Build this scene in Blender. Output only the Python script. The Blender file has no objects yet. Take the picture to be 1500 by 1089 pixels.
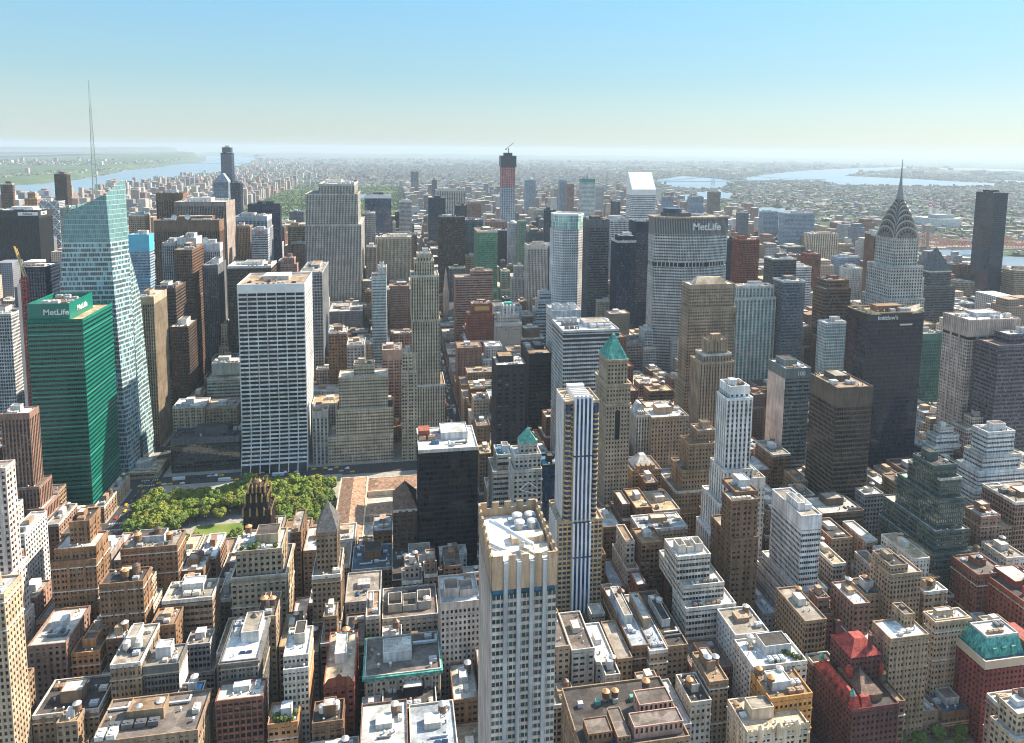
import bpy, math, random
from mathutils import Vector
R=math.radians
scn=bpy.context.scene; COL=scn.collection
rnd=random.Random(7)
# ---------------- camera, sky, sun, exposure
cam=bpy.data.objects.new('camera',bpy.data.cameras.new('camera')); COL.objects.link(cam); scn.camera=cam
yaw,pit,rol,F,PX,PY=0.1739,-0.1089,0.0110,1017.9,755.0,331.6
fw=Vector((math.sin(yaw)*math.cos(pit),math.cos(yaw)*math.cos(pit),math.sin(pit)))
rt=Vector((math.cos(yaw),-math.sin(yaw),0)); up=rt.cross(fw)
c_,s_=math.cos(rol),math.sin(rol)
rt,up=rt*c_+up*s_, up*c_-rt*s_
from mathutils import Matrix
CAM=Vector((-6.2,-11.3,328.4))
cam.matrix_world=Matrix.Translation(CAM)@Matrix((rt,up,-fw)).transposed().to_4x4()
cd=cam.data; cd.sensor_fit='HORIZONTAL'; cd.sensor_width=36; cd.lens=36*F/1500
cd.shift_x=(750-PX)/1500; cd.shift_y=-(544.5-PY)/1500
cd.clip_start=1; cd.clip_end=200000
def proj(x,y,z):
    d=Vector((x,y,z))-CAM; w=d.dot(fw)
    return PX+F*d.dot(rt)/w, PY-F*d.dot(up)/w, w
SUN_EL,SUN_AZ=41.0,20.0      # azimuth measured from +x (east along the streets) towards +y (uptown)
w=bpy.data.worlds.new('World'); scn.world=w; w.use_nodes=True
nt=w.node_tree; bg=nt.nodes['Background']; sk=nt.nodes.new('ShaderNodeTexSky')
sk.sky_type='NISHITA'; sk.sun_disc=False; sk.sun_elevation=R(SUN_EL); sk.sun_rotation=R(90-SUN_AZ)
sk.altitude=300; sk.air_density=1.0; sk.dust_density=0.5; sk.ozone_density=1.4
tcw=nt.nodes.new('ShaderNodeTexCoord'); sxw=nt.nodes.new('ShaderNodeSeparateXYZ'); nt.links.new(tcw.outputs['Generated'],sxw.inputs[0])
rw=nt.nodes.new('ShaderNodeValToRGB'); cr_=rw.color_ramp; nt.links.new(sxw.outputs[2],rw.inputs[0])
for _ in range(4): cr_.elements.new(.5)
for e_,(p_,c_) in zip(cr_.elements,((0,(.27,.32,.36)),(.04,(.29,.33,.36)),(.1,(.30,.35,.36)),(.2,(.335,.45,.45)),(.5,(1.15,1.1,1.04)),(1,(2.0,1.75,1.35)))): e_.position=p_; e_.color=(*c_,1)  # overhead stops boosted beyond the sky model, added fill for shaded walls
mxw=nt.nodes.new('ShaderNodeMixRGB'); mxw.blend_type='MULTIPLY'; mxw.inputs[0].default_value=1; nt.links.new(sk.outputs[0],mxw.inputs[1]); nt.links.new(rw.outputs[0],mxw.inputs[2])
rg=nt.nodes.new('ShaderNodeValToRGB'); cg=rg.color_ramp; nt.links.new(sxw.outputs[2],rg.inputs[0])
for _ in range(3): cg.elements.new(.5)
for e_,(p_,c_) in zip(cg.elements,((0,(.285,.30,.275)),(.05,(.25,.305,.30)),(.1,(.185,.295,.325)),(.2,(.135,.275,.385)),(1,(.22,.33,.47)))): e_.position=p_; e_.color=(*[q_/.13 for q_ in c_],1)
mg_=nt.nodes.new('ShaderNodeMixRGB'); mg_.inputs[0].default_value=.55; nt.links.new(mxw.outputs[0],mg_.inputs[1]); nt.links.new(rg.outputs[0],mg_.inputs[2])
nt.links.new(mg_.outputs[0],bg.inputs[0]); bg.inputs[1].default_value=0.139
sun=bpy.data.objects.new('sun',bpy.data.lights.new('sun','SUN')); COL.objects.link(sun)
sun.data.energy=4.8; sun.data.angle=R(0.5); sun.data.color=(1.0,0.87,0.70)
sd=Vector((math.cos(R(SUN_AZ))*math.cos(R(SUN_EL)),math.sin(R(SUN_AZ))*math.cos(R(SUN_EL)),math.sin(R(SUN_EL))))
sun.rotation_euler=sd.to_track_quat('Z','Y').to_euler()
vs=scn.view_settings; vs.view_transform='Standard'; vs.look='None'; vs.gamma=1; vs.use_curve_mapping=False; vs.exposure=1.3
scn.render.engine='CYCLES'; cy=scn.cycles
cy.max_bounces=6; cy.diffuse_bounces=4; cy.glossy_bounces=2; cy.transmission_bounces=1; cy.volume_bounces=0; cy.transparent_max_bounces=8
cy.caustics_reflective=False; cy.caustics_refractive=False; cy.use_denoising=True
try: cy.denoiser='OPENIMAGEDENOISE'
except Exception: pass
cy.pixel_filter_type='BLACKMAN_HARRIS'; cy.filter_width=1.1; cy.use_adaptive_sampling=True; cy.adaptive_threshold=0.015
# ---------------- materials
class NT:
    def __init__(s,name):
        s.m=bpy.data.materials.new(name); s.m.use_nodes=True; s.t=s.m.node_tree; s.b=s.t.nodes['Principled BSDF']; s.out=s.t.nodes['Material Output']
    def n(s,ty,**kw):
        nd=s.t.nodes.new('ShaderNode'+ty)
        for k,v in kw.items():
            if k.startswith('i'):
                key=k[1:]; key=int(key) if key.isdigit() else key
                s.set(nd,key,v)
            else: setattr(nd,k,v)
        return nd
    def set(s,nd,key,v):
        if isinstance(v,bpy.types.Node): v=v.outputs[0]
        if isinstance(v,bpy.types.NodeSocket): s.t.links.new(v,nd.inputs[key])
        else: nd.inputs[key].default_value=v
    def bs(s,**kw):
        for k,v in kw.items(): s.set(s.b,k.replace('_',' '),v)
        return s.m
    def math(s,op,a,b=0.0,c=0.0):
        nd=s.n('Math',operation=op); s.set(nd,0,a); s.set(nd,1,b); s.set(nd,2,c); return nd
    def mix(s,f,a,b,mode='MIX'):
        nd=s.n('MixRGB',blend_type=mode); s.set(nd,0,f); s.set(nd,1,a); s.set(nd,2,b); return nd
    def noise(s,vec,scale,detail=3,rough=.55):
        nd=s.n('TexNoise'); s.set(nd,'Vector',vec); nd.inputs['Scale'].default_value=scale; nd.inputs['Detail'].default_value=detail; nd.inputs['Roughness'].default_value=rough; return nd
    def scl(s,vec,v):
        nd=s.n('VectorMath',operation='MULTIPLY'); s.set(nd,0,vec); nd.inputs[1].default_value=v; return nd
    def ramp(s,f,*stops,interp='LINEAR'):
        nd=s.n('ValToRGB'); cr=nd.color_ramp; cr.interpolation=interp
        while len(cr.elements)<len(stops): cr.elements.new(.5)
        for e,(p,c) in zip(cr.elements,stops):
            e.position=p; e.color=(c,c,c,1) if isinstance(c,(int,float)) else (*c,1)
        s.set(nd,0,f); return nd
def M_wall(name,rough=.85,var=.35,brick=True):
    t=NT(name); P=t.n('NewGeometry').outputs['Position']; oc=t.n('ObjectInfo').outputs['Color']
    st=t.ramp(t.noise(t.scl(P,(1,1,.10)),.5,5,.62),(.28,.55),(.62,1.1))
    big=t.ramp(t.noise(P,.07,4,.6),(.3,.74),(.7,1.16))
    fl=t.n('TexWhiteNoise',noise_dimensions='1D'); t.set(fl,'W',t.math('FLOOR',t.math('DIVIDE',t.n('SeparateXYZ',i0=P).outputs[2],3.6)))
    fv=t.ramp(fl.outputs['Value'],(0,.93),(1,1.05))
    fine=t.ramp(t.noise(P,2.2,2),(.25,.86),(.75,1.12))
    c=oc
    for q in (st,big,fv,fine): c=t.mix(1,c,q,'MULTIPLY')
    return t.bs(Base_Color=c,Roughness=rough,Specular_IOR_Level=.25)
def M_glass(name,obj_cell=True):
    t=NT(name); oi=t.n('ObjectInfo'); oc=oi.outputs['Color']
    tc=t.n('TexCoord').outputs['Object']
    bay=t.n('Attribute',attribute_type='OBJECT',attribute_name='bay').outputs['Fac']; flo=t.n('Attribute',attribute_type='OBJECT',attribute_name='floor').outputs['Fac']
    sx=t.n('SeparateXYZ',i0=tc)
    cv=t.n('CombineXYZ'); 
    for i,(o,dv) in enumerate(((0,bay),(1,bay),(2,flo))): t.set(cv,i,t.math('FLOOR',t.math('DIVIDE',sx.outputs[o],dv)))
    off=t.n('CombineXYZ'); t.set(off,0,t.math('MULTIPLY',oi.outputs['Random'],977.)); 
    vv=t.n('VectorMath',operation='ADD'); t.set(vv,0,cv); t.set(vv,1,off)
    wn=t.n('TexWhiteNoise',noise_dimensions='3D'); t.set(wn,'Vector',vv)
    r=wn.outputs['Value']
    lo=t.math('FRACT',t.math('DIVIDE',sx.outputs[2],flo))
    r2=t.n('SeparateXYZ',i0=wn.outputs['Color']).outputs[1]
    # a blind pulled down part of the way in some windows
    bla=t.n('Attribute',attribute_type='OBJECT',attribute_name='bl').outputs['Fac']
    bl=t.math('MULTIPLY',t.math('GREATER_THAN',t.math('MULTIPLY',r,bla),.72),t.math('GREATER_THAN',lo,t.math('MULTIPLY',r2,.9)))
    bc=t.ramp(r2,(0,(.07,.066,.058)),(.55,(.19,.18,.155)),(1,(.46,.43,.38)))
    dk=t.mix(1,oc,t.ramp(r2,(0,.45),(.6,1.0),(1,1.7)),'MULTIPLY')
    c=t.mix(bl,dk,bc)
    bm=t.n('Bump',iStrength=.12,iDistance=.5); t.set(bm,'Height',t.noise(t.n('NewGeometry').outputs['Position'],.35,1))
    m=t.bs(Base_Color=c,Roughness=t.ramp(bl,(0,.07),(1,.3)),Specular_IOR_Level=t.math('MULTIPLY_ADD',t.n('Attribute',attribute_type='OBJECT',attribute_name='rf').outputs['Fac'],1.0,.38)); t.set(t.b,'Normal',bm); return m
def M_roof(name):
    t=NT(name); P=t.n('NewGeometry').outputs['Position']; oc=t.n('ObjectInfo').outputs['Color']
    a=t.ramp(t.noise(P,.22,5,.65),(.3,.62),(.68,1.12))
    v=t.n('TexVoronoi'); t.set(v,'Vector',P); v.inputs['Scale'].default_value=.16
    pt=t.ramp(t.n('SeparateXYZ',i0=v.outputs['Color']).outputs[0],(0,.78),(.8,1.0),(.81,1.25),interp='LINEAR')
    rust=t.ramp(t.noise(P,.5,4,.7),(.6,0.0),(.72,.55))
    bk=t.n('TexBrick',offset=.4); t.set(bk,'Vector',P); bk.inputs['Scale'].default_value=.28; bk.inputs['Mortar Size'].default_value=.012; bk.inputs['Color1'].default_value=(1,1,1,1); bk.inputs['Color2'].default_value=(.82,.81,.79,1); bk.inputs['Mortar'].default_value=(.55,.53,.5,1)
    pud=t.ramp(t.noise(P,.11,2,.4),(.56,1.),(.6,.68)); c=t.mix(1,t.mix(1,t.mix(1,t.mix(1,oc,a,'MULTIPLY'),pt,'MULTIPLY'),bk,'MULTIPLY'),pud,'MULTIPLY'); c=t.mix(rust,c,(.16,.11,.075,1))
    return t.bs(Base_Color=c,Roughness=.9,Specular_IOR_Level=.2)
def M_obj(name,rough=.5,metal=0.,var=.25,spec=.4,sc=.8):
    t=NT(name); P=t.n('NewGeometry').outputs['Position']; oc=t.n('ObjectInfo').outputs['Color']
    c=t.mix(1,oc,t.ramp(t.noise(P,sc,4),(.3,1-var),(.7,1+var*.4)),'MULTIPLY')
    if name=='copper_tile':
        c=t.mix(1,c,t.ramp(t.noise(t.scl(P,(1.6,1.6,.14)),1.,4,.65),(.35,.5),(.6,1.15)),'MULTIPLY')
        wv=t.n('TexWave',bands_direction='Z'); t.set(wv,'Vector',P); wv.inputs['Scale'].default_value=.9; wv.inputs['Distortion'].default_value=.6; c=t.mix(1,c,t.ramp(wv.outputs['Fac'],(0,.72),(.35,1.)),'MULTIPLY')
    return t.bs(Base_Color=c,Roughness=rough,Metallic=metal,Specular_IOR_Level=spec)
def M_leaf(name):
    t=NT(name); oi=t.n('ObjectInfo'); P=t.n('NewGeometry').outputs['Position']
    c=t.mix(1,oi.outputs['Color'],t.ramp(t.noise(P,.35,3),(.25,.45),(.75,1.5)),'MULTIPLY')
    c=t.mix(1,c,t.ramp(oi.outputs['Random'],(0,.7),(1,1.25)),'MULTIPLY')
    c=t.mix(t.ramp(t.noise(P,.08,2),(.45,0.),(.7,.5)),c,(.13,.15,.03,1))
    return t.bs(Base_Color=c,Roughness=.65,Specular_IOR_Level=.25)
def M_band(name,wallc,glassc,fl=4.2,sf=.45,bay=1.5,mull=.1,top=1e4):
    # storey bands and mullions for slanted glass skins; z and horizontal position of the surface itself
    t=NT(name); P=t.n('NewGeometry').outputs['Position']; N=t.n('NewGeometry').outputs['True Normal']
    s=t.n('SeparateXYZ',i0=P); zf=t.math('DIVIDE',s.outputs[2],fl); fr=t.math('FRACT',zf)
    h=t.math('ADD',s.outputs[0],s.outputs[1]); hf=t.math('DIVIDE',h,bay)
    band=t.math('LESS_THAN',fr,sf); mu=t.math('LESS_THAN',t.math('FRACT',hf),mull)
    wl=t.math('MAXIMUM',band,mu)
    cv=t.n('CombineXYZ'); t.set(cv,0,t.math('FLOOR',hf)); t.set(cv,1,t.math('FLOOR',zf))
    wn=t.n('TexWhiteNoise',noise_dimensions='3D'); t.set(wn,'Vector',cv)
    g=t.mix(1,(*glassc,1),t.ramp(wn.outputs['Value'],(0,.4),(.7,1.),(.72,2.2),(1,3.2)),'MULTIPLY')
    tp=t.ramp(s.outputs[2],(0,0.),(1,1.)); tpf=t.math('GREATER_THAN',s.outputs[2],top)
    ln=t.math('MAXIMUM',t.math('LESS_THAN',fr,.08),t.math('LESS_THAN',t.math('FRACT',hf),.07)); wl=t.n('Mix',i0=tpf,i2=wl,i3=ln).outputs[0]
    g=t.mix(tpf,g,t.mix(1,(.10,.22,.23,1),t.ramp(wn.outputs['Value'],(0,.75),(1,1.25)),'MULTIPLY'))
    wv=t.mix(1,(*wallc,1),t.ramp(t.noise(P,.08,3),(.3,.8),(.7,1.1)),'MULTIPLY')
    return t.bs(Base_Color=t.mix(wl,g,wv),Roughness=t.ramp(wl,(0,.06),(1,.25)),Specular_IOR_Level=.7)
MW=M_wall('masonry'); MG=M_glass('window_glass'); MR=M_roof('roof_membrane'); MM=M_obj('painted_metal',.4,.2); MP=M_obj('painted_panel',.35,0,.15,.5,.1); MC=M_obj('copper_tile',.6,.0,.6,.3,.35); ML=M_leaf('leaves'); MB_=M_obj('timber',.8,0,.4,.2,1.5)
def M_far():
    t=NT('distant_facade'); P=t.n('NewGeometry').outputs['Position']; oc=t.n('ObjectInfo').outputs['Color']; g=t.n('NewGeometry')
    s=t.n('SeparateXYZ',i0=P); ca=t.n('Attribute',attribute_name='col').outputs['Color']
    nz=t.n('SeparateXYZ',i0=g.outputs['Normal']).outputs[2]
    h=t.math('ADD',s.outputs[0],s.outputs[1])
    wi=t.math('MULTIPLY',t.math('LESS_THAN',t.math('FRACT',t.math('DIVIDE',h,3.4)),.5),t.math('LESS_THAN',t.math('FRACT',t.math('DIVIDE',s.outputs[2],3.4)),.55))
    wi=t.math('MULTIPLY',wi,t.math('LESS_THAN',nz,.5))
    cc=t.mix(1,oc,ca,'MULTIPLY')
    c=t.mix(t.math('MULTIPLY',wi,.8),cc,(.03,.035,.04,1))
    c=t.mix(1,c,t.ramp(t.noise(P,.03,3),(.3,.75),(.7,1.15)),'MULTIPLY')
    return t.bs(Base_Color=c,Roughness=.8,Specular_IOR_Level=.2)
MF=M_far()
def M_city_ground():
    t=NT('far_ground'); P=t.n('NewGeometry').outputs['Position']
    v=t.n('TexVoronoi'); t.set(v,'Vector',t.scl(P,(1/46,1/30,0))); v.inputs['Scale'].default_value=1
    r=t.n('SeparateXYZ',i0=v.outputs['Color'])
    bld=t.ramp(r.outputs[0],(0,(.10,.095,.09)),(.25,(.22,.2,.18)),(.5,(.14,.10,.08)),(.7,(.36,.34,.31)),(.88,(.40,.38,.35)),interp='CONSTANT')
    gn=t.noise(P,.0016,4,.6); gm=t.noise(P,.018,3)
    green=t.ramp(gm,(.3,(.02,.04,.012)),(.7,(.042,.07,.025)))
    f=t.ramp(t.math('ADD',gn,t.math('MULTIPLY',r.outputs[1],.22)),(.52,0.),(.62,1.))
    return t.bs(Base_Color=t.mix(f,bld,green),Roughness=.9,Specular_IOR_Level=.1)
def M_flat(name,a,b,sc,rough=.9,d=4):
    t=NT(name); P=t.n('NewGeometry').outputs['Position']
    return t.bs(Base_Color=t.ramp(t.noise(P,sc,d,.6),(.3,a),(.7,b)),Roughness=rough,Specular_IOR_Level=.2)
def M_water():
    t=NT('water'); P=t.n('NewGeometry').outputs['Position']
    bm=t.n('Bump',iStrength=.25,iDistance=3.); t.set(bm,'Height',t.noise(t.scl(P,(1,.4,1)),.04,4))
    t.set(t.b,'Normal',bm)
    return t.bs(Base_Color=t.ramp(t.noise(P,.0012,3),(.3,(.10,.16,.22)),(.7,(.15,.22,.28))),Roughness=.28,Specular_IOR_Level=.5)
M_asph=M_flat('asphalt',(.035,.036,.04),(.075,.073,.07),.3); M_pave=M_flat('paving',(.22,.21,.19),(.36,.34,.31),.25); M_lawn=M_flat('lawn',(.10,.15,.03),(.20,.23,.06),.08); M_ground=M_city_ground(); M_wat=M_water(); M_hill=M_flat('wooded_hill',(.03,.06,.02),(.09,.12,.05),.004)
M_park=M_flat('park_ground',(.03,.06,.015),(.12,.15,.05),.012); M_line=M_flat('road_paint',(.6,.6,.57),(.8,.8,.76),.5)
# palette (linear albedo)
PAL=dict(tan=(.385,.30,.225),tan2=(.34,.25,.18),tan3=(.31,.23,.165),beige=(.50,.40,.30),beige2=(.44,.36,.27),brown=(.20,.13,.095),brown2=(.22,.145,.10),brown3=(.27,.175,.115),dkbrown=(.10,.075,.062),redbrown=(.27,.105,.075),redbrown2=(.24,.12,.09),brownpink=(.30,.20,.16),pink=(.52,.36,.30),pinkb=(.42,.27,.22),pinkgrey=(.58,.48,.42),pinkw=(.72,.58,.50),white=(.76,.75,.73),offw=(.62,.58,.52),grey=(.30,.30,.30),ltgrey=(.46,.46,.45),dkgrey=(.13,.135,.145),dkgrey2=(.17,.165,.155),black=(.028,.03,.034),black2=(.055,.05,.052),limeg=(.42,.39,.34),limet=(.42,.36,.28),orange=(.52,.27,.12),orange2=(.60,.30,.10),orange3=(.55,.30,.17),bluegrey=(.28,.34,.40),bluegrey2=(.36,.39,.42),taupe=(.26,.215,.19),slate=(.17,.18,.20),slategreen=(.20,.225,.215),dkblue=(.035,.05,.085),purple=(.16,.14,.17),bronze=(.14,.105,.08),sandb=(.41,.315,.225),sand=(.5,.4,.28),sandr=(.62,.5,.34),cream=(.64,.54,.42),offgreen=(.42,.44,.40),greeng=(.12,.24,.20),dkgreen=(.10,.13,.12),ggrey=(.28,.34,.24),cyanp=(.10,.45,.60),tealp=(.06,.22,.20),
 gblk=(.012,.015,.02),gblk2=(.01,.018,.016),gblue=(.02,.05,.10),gnavy=(.018,.028,.045),gcyan=(.04,.20,.30),gteal=(.03,.22,.22),ggreen2=(.02,.20,.11),ggreen3=(.02,.10,.08),ggr2=(.03,.07,.055),ggr3=(.02,.055,.05),gbrown=(.03,.022,.018),
 copper=(.10,.40,.33),brownr=(.22,.13,.09),slater=(.16,.15,.145),tar=(.09,.08,.075),blueg=(.42,.47,.52),blue=(.10,.25,.38),bluedk=(.10,.14,.19),taupe2=(.20,.17,.15),gravel=(.36,.32,.27),red=(.55,.06,.04),green=(.004,.16,.115),gold=(.40,.27,.11),turq=(.12,.47,.40),steel=(.45,.46,.47))
def sat(c,k):
    l=.3*c[0]+.55*c[1]+.15*c[2]; return tuple(max(.004,l+(v-l)*k) for v in c)
for k_ in ('tan','tan2','tan3','beige','beige2','brown','brown2','brown3','dkbrown','redbrown','redbrown2','brownpink','pink','pinkb','sandb','sand','cream','limet','orange3','pinkgrey'): PAL[k_]=sat(tuple(min(.8,q_*.98) for q_ in PAL[k_]),1.22)
for k_ in ('limeg','limet','grey','ltgrey','bluegrey2','taupe','bluegrey'): PAL[k_]=tuple(min(.75,q_*1.28) for q_ in PAL[k_])
def C4(c): c=PAL[c] if isinstance(c,str) else c; return (*c,1)
# ---------------- mesh helpers
class MB:
    def __init__(s): s.v=[]; s.f=[]; s.m=[]
    def quad(s,a,b,c,d,m=0):
        n=len(s.v); s.v+=[a,b,c,d]; s.f.append((n,n+1,n+2,n+3)); s.m.append(m)
    def poly(s,pts,m=0):
        n=len(s.v); s.v+=pts; s.f.append(tuple(range(n,n+len(pts)))); s.m.append(m)
    def box(s,x0,x1,y0,y1,z0,z1,m=0,bot=False):
        n=len(s.v); s.v+=[(x0,y0,z0),(x1,y0,z0),(x1,y1,z0),(x0,y1,z0),(x0,y0,z1),(x1,y0,z1),(x1,y1,z1),(x0,y1,z1)]
        fs=[(0,1,5,4),(1,2,6,5),(2,3,7,6),(3,0,4,7),(4,5,6,7)]
        if bot: fs.append((3,2,1,0))
        for f in fs: s.f.append(tuple(n+i for i in f)); s.m.append(m)
    def prism(s,poly,z0,z1,m=0,top=None,cap=True):
        top=top or poly; k=len(poly)
        for i in range(k):
            j=(i+1)%k; s.quad((*poly[i],z0),(*poly[j],z0),(*top[j],z1),(*top[i],z1),m)
        if cap: s.poly([(*p,z1) for p in top],m)
    def cone(s,cx,cy,z0,z1,r0,r1,n=10,m=0):
        P=[(cx+r0*math.cos(2*math.pi*i/n),cy+r0*math.sin(2*math.pi*i/n)) for i in range(n)]
        Q=[(cx+max(r1,.01)*math.cos(2*math.pi*i/n),cy+max(r1,.01)*math.sin(2*math.pi*i/n)) for i in range(n)]
        s.prism(P,z0,z1,m,Q)
    def tube(s,a,b,r,n=6,m=0):
        a=Vector(a); b=Vector(b); d=(b-a).normalized(); u=d.orthogonal().normalized(); v=d.cross(u)
        P=[a+(u*math.cos(2*math.pi*i/n)+v*math.sin(2*math.pi*i/n))*r for i in range(n)]; Q=[p+(b-a) for p in P]
        for i in range(n):
            j=(i+1)%n; s.quad(tuple(P[i]),tuple(P[j]),tuple(Q[j]),tuple(Q[i]),m)
        s.poly([tuple(q) for q in Q],m); s.poly([tuple(q) for q in P[::-1]],m)
    def mesh(s,name,mats):
        me=bpy.data.meshes.new(name); me.from_pydata(s.v,[],s.f)
        for m in mats: me.materials.append(m)
        if len(mats)>1: me.polygons.foreach_set('material_index',s.m)
        me.update(); return me
    def build(s,name,mat,parent=None,col=None,loc=None,kind=None):
        return link(name,s.mesh(name,mat if isinstance(mat,list) else [mat]),parent,col,loc,kind)
def link(name,me,parent=None,col=None,loc=None,kind=None,rz=0):
    o=bpy.data.objects.new(name,me); COL.objects.link(o)
    if parent is not None: o.parent=parent
    if col is not None: o.color=C4(col)
    if loc is not None: o.location=loc
    if rz: o.rotation_euler=(0,0,rz)
    if kind: o['kind']=kind
    return o
def thing(name,label,cat,loc,group=None,me=None,col=None,rz=0):
    o=bpy.data.objects.new(name,me); COL.objects.link(o); o.location=loc; o.rotation_euler=(0,0,rz)
    o['label']=label; o['category']=cat
    if group: o['group']=group
    if col is not None: o.color=C4(col)
    return o
def struct(name,mb,mat): return mb.build(name,mat,kind='structure')
def offs(poly,d):
    k=len(poly); out=[]
    for i in range(k):
        p0=Vector(poly[i-1]);p1=Vector(poly[i]);p2=Vector(poly[(i+1)%k])
        a=(p1-p0).normalized(); b=(p2-p1).normalized()
        na=Vector((-a.y,a.x)); nb=Vector((-b.y,b.x))   # inward for CCW
        den=1+na.dot(nb); q=p1+(na+nb)*(d/den); out.append((q.x,q.y))
    return out
def rect(x0,x1,y0,y1): return [(x0,y0),(x1,y0),(x1,y1),(x0,y1)]
STY=dict(punch=dict(bay=3.0,floor=3.6,pf=.50,sf=.50,pi=0,si=.04,gi=.45),vert=dict(bay=2.4,floor=3.8,pf=.42,sf=.40,pi=0,si=.45,gi=.62),horiz=dict(bay=1.6,floor=3.9,pf=.12,sf=.48,pi=.10,si=0,gi=.38),grid=dict(bay=2.4,floor=3.7,pf=.26,sf=.32,pi=0,si=.05,gi=.6),glass=dict(bay=1.8,floor=3.9,pf=.07,sf=.10,pi=0,si=.03,gi=.09),mottle=dict(bay=3.2,floor=3.8,pf=.30,sf=.35,pi=0,si=.3,gi=.9),diag=dict(bay=2.6,floor=3.8,pf=.2,sf=.3,pi=0,si=.05,gi=.5),hotel=dict(bay=7.,floor=4.2,pf=.52,sf=.5,pi=0,si=.06,gi=.8))
def facade(mw,mg,poly,z0,z1,p,skip=(),cells=None,mw2=None,blank=()):
    """piers and spandrels standing proud of a recessed glass skin, along every edge of a footprint"""
    k=len(poly); inn=offs(poly,p['gi'])
    H=z1-z0; nf=max(1,round(H/p['floor'])); fh=H/nf; sp=fh*p['sf']
    ms=mw2 or mw
    for e in range(k):
        a=Vector(poly[e]); b=Vector(poly[(e+1)%k]); L=(b-a).length
        if L<.5: continue
        d=(b-a)/L; n=Vector((d.y,-d.x))
        def P(s,i,z): q=a+d*s-n*i; return (q.x,q.y,z)
        if e in blank:
            mw.quad(P(0,0,z0),P(L,0,z0),P(L,0,z1),P(0,0,z1)); continue
        ia,ib=inn[e],inn[(e+1)%k]
        mg.quad((*ia,z0),(*ib,z0),(*ib,z1),(*ia,z1))
        if e in skip: continue
        nb=max(1,round(L/p['bay'])); bw=L/nb; pw=bw*p['pf']; pi,si,gi=p['pi'],p['si'],p['gi']
        for i in range(nb+1):
            pw_=pw*((.55 if i%2 else 1.45) if p.get('pair') and 0<i<nb else 1); s0=max(0,i*bw-pw_/2); s1=min(L,i*bw+pw_/2)
            pq=pi
            if p.get('pil') and 0<i<nb and i%p['pil']==0: pi=-.3; s0=max(.05,s0-.12); s1=min(L-.05,s1+.12)
            else: pi=p['pi']
            mw.quad(P(s0,pi,z0),P(s1,pi,z0),P(s1,pi,z1),P(s0,pi,z1))
            if i>0: mw.quad(P(s0,gi,z0),P(s0,pi,z0),P(s0,pi,z1),P(s0,gi,z1))
            if i<nb: mw.quad(P(s1,pi,z0),P(s1,gi,z0),P(s1,gi,z1),P(s1,pi,z1))
        for j in range(nf):
            za=z0+j*fh; zb=za+sp
            g0=gi if si>=pi else 0
            ms.quad(P(gi*.5,si,za),P(L-gi*.5,si,za),P(L-gi*.5,si,zb),P(gi*.5,si,zb))
            ms.quad(P(0,si,zb),P(L,si,zb),P(L,gi,zb),P(0,gi,zb)); ms.quad(P(0,gi,za),P(L,gi,za),P(L,si,za),P(0,si,za))
        if cells is not None and e in cells['edges']:
            for j in range(nf-1,-1,-1):
                for i in range(nb):
                    cells['out'].append((P((i+.5)*bw+((.225 if i%2 else -.225)*pw*(-1 if 0 else 1) if p.get('pair') and 0<i<nb-1 else 0),gi-.07,z0+j*fh+sp),math.atan2(d.y,d.x),bw-pw,fh-sp))
def ring(m,poly,z0,z1,out=.1,th=.45,mi=0):
    o=offs(poly,-out); i=offs(poly,th); k=len(poly)
    for e in range(k):
        f=(e+1)%k
        m.quad((*o[e],z0),(*o[f],z0),(*o[f],z1),(*o[e],z1),mi); m.quad((*o[e],z1),(*o[f],z1),(*i[f],z1),(*i[e],z1),mi)
        m.quad((*i[f],z0),(*i[e],z0),(*i[e],z1),(*i[f],z1),mi)
        m.quad((*o[f],z0),(*o[e],z0),(*i[e],z0),(*i[f],z0),mi)
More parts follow.
